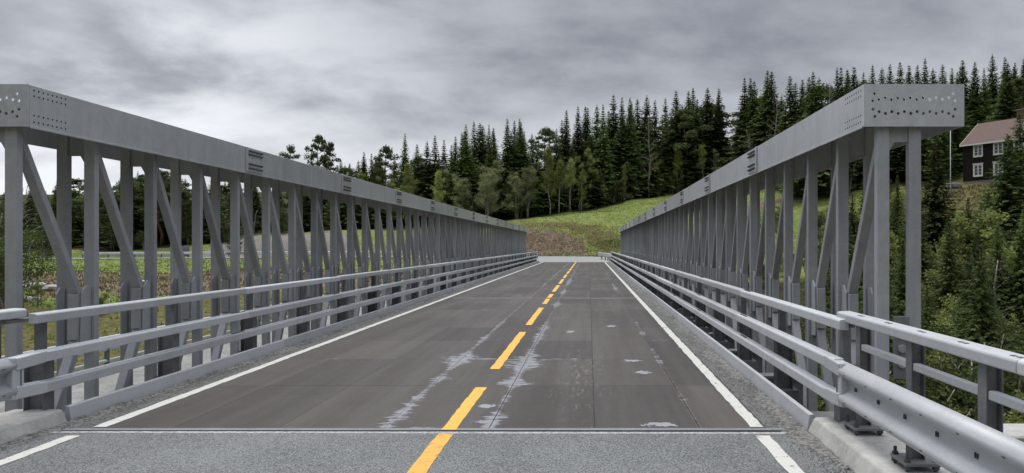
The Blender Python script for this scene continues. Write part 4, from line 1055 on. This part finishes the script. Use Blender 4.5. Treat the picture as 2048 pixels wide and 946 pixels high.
for i in range(80):
    px = rnd(1640, 2160); Y = rnd(17, 66); x = (px - VX)/F*Y
    if x < 6.5 + Y*.05: x = 7 + rnd(0, 3)
    kd = random.choice([SH[0], SH[0], SH[2], SH[1], SH[2]]); 
    tree(kd, 'shrub', 'dense olive-green shrub on the wooded slope beyond the right railing', 'shrub', x, Y, rnd(3.5, 6.5), 'shrubs on the slope right of the bridge', 1.25)
for i in range(30):
    px = rnd(1660, 2120); Y = rnd(24, 70); x = max(8, (px - VX)/F*Y)
    tree(random.choice(SPD), 'spruce_tree', 'young dark spruce in the thicket beyond the right railing', 'tree', x, Y, rnd(6, 10), 'young spruces right of the bridge', 1.4)
top_tree(SPD[0], 'spruce_tree', 'dark spruce between the flagpole and the dense spruce, below the house corner', 'tree', 1925, 425, 54, None, 1.5)
top_tree(SPD[0], 'spruce_tree', 'broad dark spruce cut by the right edge, in front of the house end', 'tree', 2100, 250, 52, None, 1.6)
top_tree(SPD[1], 'spruce_tree', 'dark spruce directly behind the outer post of the right truss end', 'tree', 1826, 360, 66, None, 1.5)
for i in range(26):
    px = rnd(1500, 1850); Y = rnd(66, 98); x = (px - VX)/F*Y
    tree(random.choice(SH), 'shrub', 'olive shrub on the hillside grass seen through the right truss', 'shrub', x, Y, rnd(2, 4), 'shrubs on the hillside behind the right truss', 1.4)
top_tree(SPD[1], 'spruce_tree', 'dark spruce covering the right half of the house front', 'tree', 2016, 268, 56, None, 1.9)
top_tree(SPD[0], 'spruce_tree', 'dark spruce below the small meadow patch left of the dense spruces', 'tree', 1950, 455, 60, None, 1.7)
for i in range(30):
    px = rnd(1830, 2110); Y = rnd(60, 80); x = (px - VX)/F*Y
    tree(random.choice(SH), 'shrub', 'dark shrub on the upper slope below the farmhouse', 'shrub', x, Y, rnd(3, 5.5), 'shrubs below the farmhouse', 1.4)
for (px, py, Y, wd_, lab) in ((1688, 345, 70, 1.2, 'dark spruce behind the second post gap from the right truss end'), (1735, 330, 72, 1.3, 'dark spruce behind the innermost post of the right truss end'),
                         (1795, 350, 70, 1.1, 'dark spruce seen between the two end posts of the right truss'), (1640, 470, 66, 1.1, 'small spruce low in the third post gap of the right truss')):
    top_tree(SPD[1], 'spruce_tree', lab, 'tree', px, py, Y, None, wd_)
for i, px in enumerate((1795, 1815, 1838, 1858, 1880, 1898, 1912)):
    top_tree(SP[i % 6], 'spruce_tree', 'dark spruce in the row left of the farmhouse, below the chord end', 'tree', px, rnd(190, 235), rnd(103, 113), 'spruces in the row left of the farmhouse', 1.5)
for i in range(16):
    px = rnd(1870, 2110); Y = rnd(27, 46); x = (px - VX)/F*Y
    tree(SPD[i % 2], 'spruce_tree', 'dark mid-sized spruce crowding the slope above the right railing', 'tree', x, Y, rnd(7.5, 11), 'spruces crowding the slope above the right railing', 1.25)
# left bank shrubs
for i in range(12):
    x = rnd(-62, -30); Y = rnd(34, 52)
    tree(random.choice(SH[:2]), 'shrub', 'low olive shrub on the river bank seen through the left truss', 'shrub', x, Y, rnd(.8, 1.8), 'shrubs on the left river bank', 1.3)
for (px, py, Y, h) in ((20, 470, 46, 6), (-20, 450, 50, 7), (85, 500, 88, 4), (470, 500, 100, 3)):
    x = (px - VX)/F*Y; tree(SH[2], 'shrub', 'dark bush behind the left end of the truss', 'shrub', x, Y, h, 'bushes behind the left truss end', 1.3)

# ------------------------------------------------------------------ grass and tufts (uncountable)
def tufts(name, cnt_, region, hmin, hmax, mat_, wd=.35):
    X = []; Y = []
    while len(X) < cnt_:
        x, y = region()
        X.append(x); Y.append(y)
    Z = ground(np.array(X), np.array(Y)); V_ = []; F_ = []
    for x, y, z in zip(X, Y, Z):
        h = rnd(hmin, hmax); a = rnd(0, 6.28); ww = h * wd; o = len(V_)
        ca, sa = math.cos(a)*ww, math.sin(a)*ww; lx, ly = rnd(-.4,.4)*h, rnd(-.4,.4)*h
        V_ += [(x-ca, y-sa, z-.03), (x+ca, y+sa, z-.03), (x+lx, y+ly, z+h)]; F_.append((o, o+1, o+2))
    tag(mk(name, raw_mesh(name, V_, F_, mat_)), kind='stuff'); return
def reg_meadow():
    while True:
        x = rnd(-16, 50); y = rnd(84, 150)
        if y < float(treeline(x)) + 2 and path_dist(np.array([x]), np.array([y]))[0][0] > 5.2 and not (52 < x < 70 and 86 < y < 106): return x, y
def reg_bank():
    return rnd(-18, 7), rnd(99, 108)
def reg_left():
    return rnd(-75, -10.5), rnd(32, 90)
def reg_yard(): return rnd(40, 60), rnd(74, 97)
def ok_road(f_):
    def g_():
        while True:
            x, y = f_()
            if path_dist(np.array([x]), np.array([y]))[0][0] > 4.6: return x, y
    return g_
tufts('meadow_grass', 16000, reg_meadow, .07, .20, M['grass_blade'])
tufts('embankment_dry_grass', 5000, ok_road(reg_bank), .07, .20, M['dry_blade'])
tufts('embankment_green_tufts', 1800, ok_road(lambda: (rnd(-18, 7), rnd(99.5, 103.5))), .12, .35, M['grass_blade'])
tufts('bank_grass', 14000, ok_road(reg_left), .08, .28, M['grass_blade'])
tufts('bank_dry_grass', 9000, lambda: (rnd(-75, -10.5), rnd(53, 72)), .1, .30, M['dry_blade'])
tufts('slope_dry_grass', 4000, reg_yard, .15, .5, M['dry_blade'])

# ------------------------------------------------------------------ boulders
def boulder(seed, r_):
    random.seed(seed); bm = bmesh.new(); bmesh.ops.create_icosphere(bm, subdivisions=2, radius=r_)
    for v in bm.verts: v.co *= rnd(.78, 1.15); v.co.z *= .62
    me = bpy.data.meshes.new('boulder'); bm.to_mesh(me); bm.free(); me.materials.append(M['rock']); return me
bms = [boulder(i, 1.0) for i in (1, 2, 3)]; random.seed(9)
for (px, py, Y, r_, lab) in ((75, 549, 58, .55, 'pale boulder on the brown bank, highest of those behind the truss end'), (103, 566, 56, .55, 'white boulder on the bank, rightmost behind the truss end'),
                          (64, 583, 52, .5, 'white boulder on the bank, lowest behind the truss end'), (52, 545, 60, .4, 'small pale boulder against the first left truss post'), (290, 560, 60, .35, 'small pale stone in the reddish bank grass')):
    p = at(px, py, Y); mk_o = mk('boulder', random.choice(bms), None, (p.x, Y, gz(p.x, Y) + r_*.25), rnd(0, 6), (r_*1.25, r_, r_)); tag(mk_o, lab, 'boulder')

# ------------------------------------------------------------------ house on the slope
def plank(name, col, sc_, axis_='z', tilt=.12):
    m, n, b = material(name, 0.8, 0, 0.25); p = n.n('ShaderNodeTexCoord').outputs['Object']; x_, y_, z_ = n.sep(p)
    wv = n.m('FRACT', n.m('MULTIPLY', z_, sc_)); ng = n.noise(n.comb(n.m('MULTIPLY', x_, .6), y_, n.m('MULTIPLY', z_, 7)), 1.4, 5, .65)
    c = n.mix(ng, tuple(.6*v for v in col), tuple(1.5*v for v in col)); setc(n, b, c)
    n.put(b.inputs['Normal'], n.bump(n.m('ADD', wv, n.m('MULTIPLY', ng, .3)), .7, .05)); return m
M['logs'] = plank('dark_log_wall', (0.015, 0.012, 0.011), 4.0)
m, n, b = material('roof_tiles', 0.8, 0, 0.3); p = n.n('ShaderNodeTexCoord').outputs['Object']; x_, y_, z_ = n.sep(p)
tx = n.m('FRACT', n.m('MULTIPLY', x_, 3.6)); tz = n.m('FRACT', n.m('MULTIPLY', z_, 5.2)); ng = n.noise(p, 1.7, 6, .7); ng2 = n.noise(p, 14, 3, .7)
setc(n, b, n.mix(n.m('ADD', n.m('MULTIPLY', ng, .6), n.m('MULTIPLY', ng2, .4)), (0.090, 0.060, 0.052), (0.215, 0.150, 0.132)))
n.put(b.inputs['Normal'], n.bump(n.m('ADD', n.m('MULTIPLY', tx, .6), tz), .8, .06)); M['tiles'] = m
M['white_wood'] = flat('white_window_wood', (0.72, 0.72, 0.70), .5)
M['stone'] = flat('grey_foundation', (0.20, 0.19, 0.18), .9)
M['brick'] = flat('chimney_brick', (0.16, 0.085, 0.065), .9)
M['tarp'] = flat('grey_tarpaulin', (0.17, 0.18, 0.19), .7)
m, n, b = material('window_glass', 0.08, 0, 0.6); setc(n, b, (0.045, 0.05, 0.055)); M['glass'] = m
HL, HD, HH = 12.0, 9.0, 5.5
hx, hy = 54.9, 100.0; hz0 = 10.95
ho = thing('farmhouse', 'dark log farmhouse with white windows and red tiled roof on the slope', 'house', (hx, hy, hz0), R(-58))
mk('wall', MB().box(0, HL, 0, HD, 0.0, HH).mesh('wall', M['logs'], .02), ho)
mk('foundation', MB().box(.05, HL-.05, .05, HD-.05, -3.0, -.005).mesh('foundation', M['stone']), ho)
for xx in (0.0, HL): mk('corner_board', MB().box(xx - .10, xx + .10, -.05, .12, 0, HH - .02).mesh('corner_board', M['logs'], .01), ho)
mk('gable', MB().prism([(0.03, HH), (HD - .03, HH), (HD/2, HH + 3.15)], 'x', .02, HL - .02).mesh('gable', M['logs']), ho)
rf = MB(); rise, run = 3.3, HD/2
for s_ in (0, 1):
    pr = [(-.45, HH - .33), (run, HH + rise), (run, HH + rise + .14), (-.45, HH - .19)]
    if s_: pr = [(HD - a, c_) for a, c_ in pr]
    rf.prism(pr, 'x', -.35, HL + .35)
roof = mk('roof', rf.mesh('roof', M['tiles'], .01), ho)
for xx in (-.39, HL + .36): mk('barge_board', MB().prism([(-.47, HH - .42), (run, HH + rise - .09), (run, HH + rise + .17), (-.47, HH - .17)], 'x', xx, xx + .035).mesh('barge_board', M['white_wood']), roof)
mk('fascia', MB().box(-.35, HL + .35, -.49, -.455, HH - .42, HH - .20).mesh('fascia', M['white_wood']), roof)
ch = mk('chimney', MB().box(5.3, 6.7, run - .4, run + .4, HH + rise - .5, HH + rise + 1.1).mesh('chimney', M['brick'], .03), roof)
mk('chimney_cap', MB().box(5.2, 6.8, run - .5, run + .5, HH + rise + 1.1, HH + rise + 1.25).mesh('chimney_cap', M['stone'], .02), roof)
def window(xc, zc, wd=1.05, ht=1.45):
    wo = mk('window', MB().box(-wd/2 - .02, wd/2 + .02, -.05, .02, -ht/2 - .02, ht/2 + .02).mesh('window', M['white_wood']), ho, (xc, 0, zc))
    fr = MB()
    for a, c_, e_, g_ in ((-wd/2-.16, -wd/2, -ht/2-.2, ht/2+.2), (wd/2, wd/2+.16, -ht/2-.2, ht/2+.2)): fr.box(a, c_, -.11, -.051, e_, g_)
    fr.box(-wd/2-.001, wd/2+.001, -.108, -.051, ht/2, ht/2+.2).box(-wd/2-.001, wd/2+.001, -.108, -.051, -ht/2-.2, -ht/2)
    fr.box(-wd/2-.26, wd/2+.26, -.16, -.051, ht/2+.201, ht/2+.28).box(-.055, .055, -.10, -.051, -ht/2+.001, ht/2-.001)
    mk('frame', fr.mesh('frame', M['white_wood']), wo)
    for sx in (-1, 1):
        for kz in range(3):
            z0_ = -ht/2 + .05 + kz * (ht - .05) / 3
            x0_ = .09 if sx > 0 else -wd/2 + .05
            mk('pane', MB().box(x0_, x0_ + wd/2 - .14, -.07, -.052, z0_, z0_ + (ht - .05)/3 - .05).mesh('pane', M['glass']), wo)
for xc in (2.1, 4.9, 7.6, 10.2):
    window(xc, 4.28); window(xc, 1.45)
fp = thing('flagpole', 'slim white flagpole on the slope left of the farmhouse', 'flagpole', (50.3, 95, gz(50.3, 95)))
mk('pole', MB().tube([(0,0,-.2), (0,0,.8), (0,0,11.2)], [.065, .06, .04], 10).mesh('pole', M['rail'], 0, True), fp)
mk('base', MB().box(-.25, .25, -.25, .25, -.3, .35).mesh('base', M['stone'], .03), fp)
mk('ball', MB().tube([(0,0,11.2),(0,0,11.26),(0,0,11.34),(0,0,11.4)], [.03,.09,.09,.03], 10).mesh('ball', M['white_wood'], 0, True), fp)
tp = MB(); tp.prism([(-1.0, -.3), (1.0, -.3), (.95, .25), (.5, .45), (-.5, .5), (-.9, .25)], 'y', -.7, .7)
o = mk('tarpaulin_heap', tp.mesh('tarpaulin_heap', M['tarp'], .15, True, 3), None, (52.4, 98.0, gz(52.4, 98.0) + .3), R(-30)); tag(o, 'low grey covered heap beside the left corner of the farmhouse', 'heap')

# small roadside cabinet across the far road
p = at(369, 505, 101.5)
cb_ = thing('roadside_panel', 'pale blue-grey roadside panel beside the far road, seen through the left truss', 'panel', (p.x, 101.5, gz(p.x, 101.5)))
mk('panel', MB().box(-.65, .65, -.04, .04, .25, 1.75).mesh('panel', M['tarp'], .01), cb_)
for xx in (-.62, .62): mk('leg', MB().box(xx - .04, xx + .04, .045, .12, -.4, 1.8).mesh('leg', M['railpost']), cb_)
for zq in (.7, 1.25): mk('crossbar', MB().box(-.66, .66, -.07, -.042, zq, zq + .06).mesh('crossbar', M['railpost']), cb_)
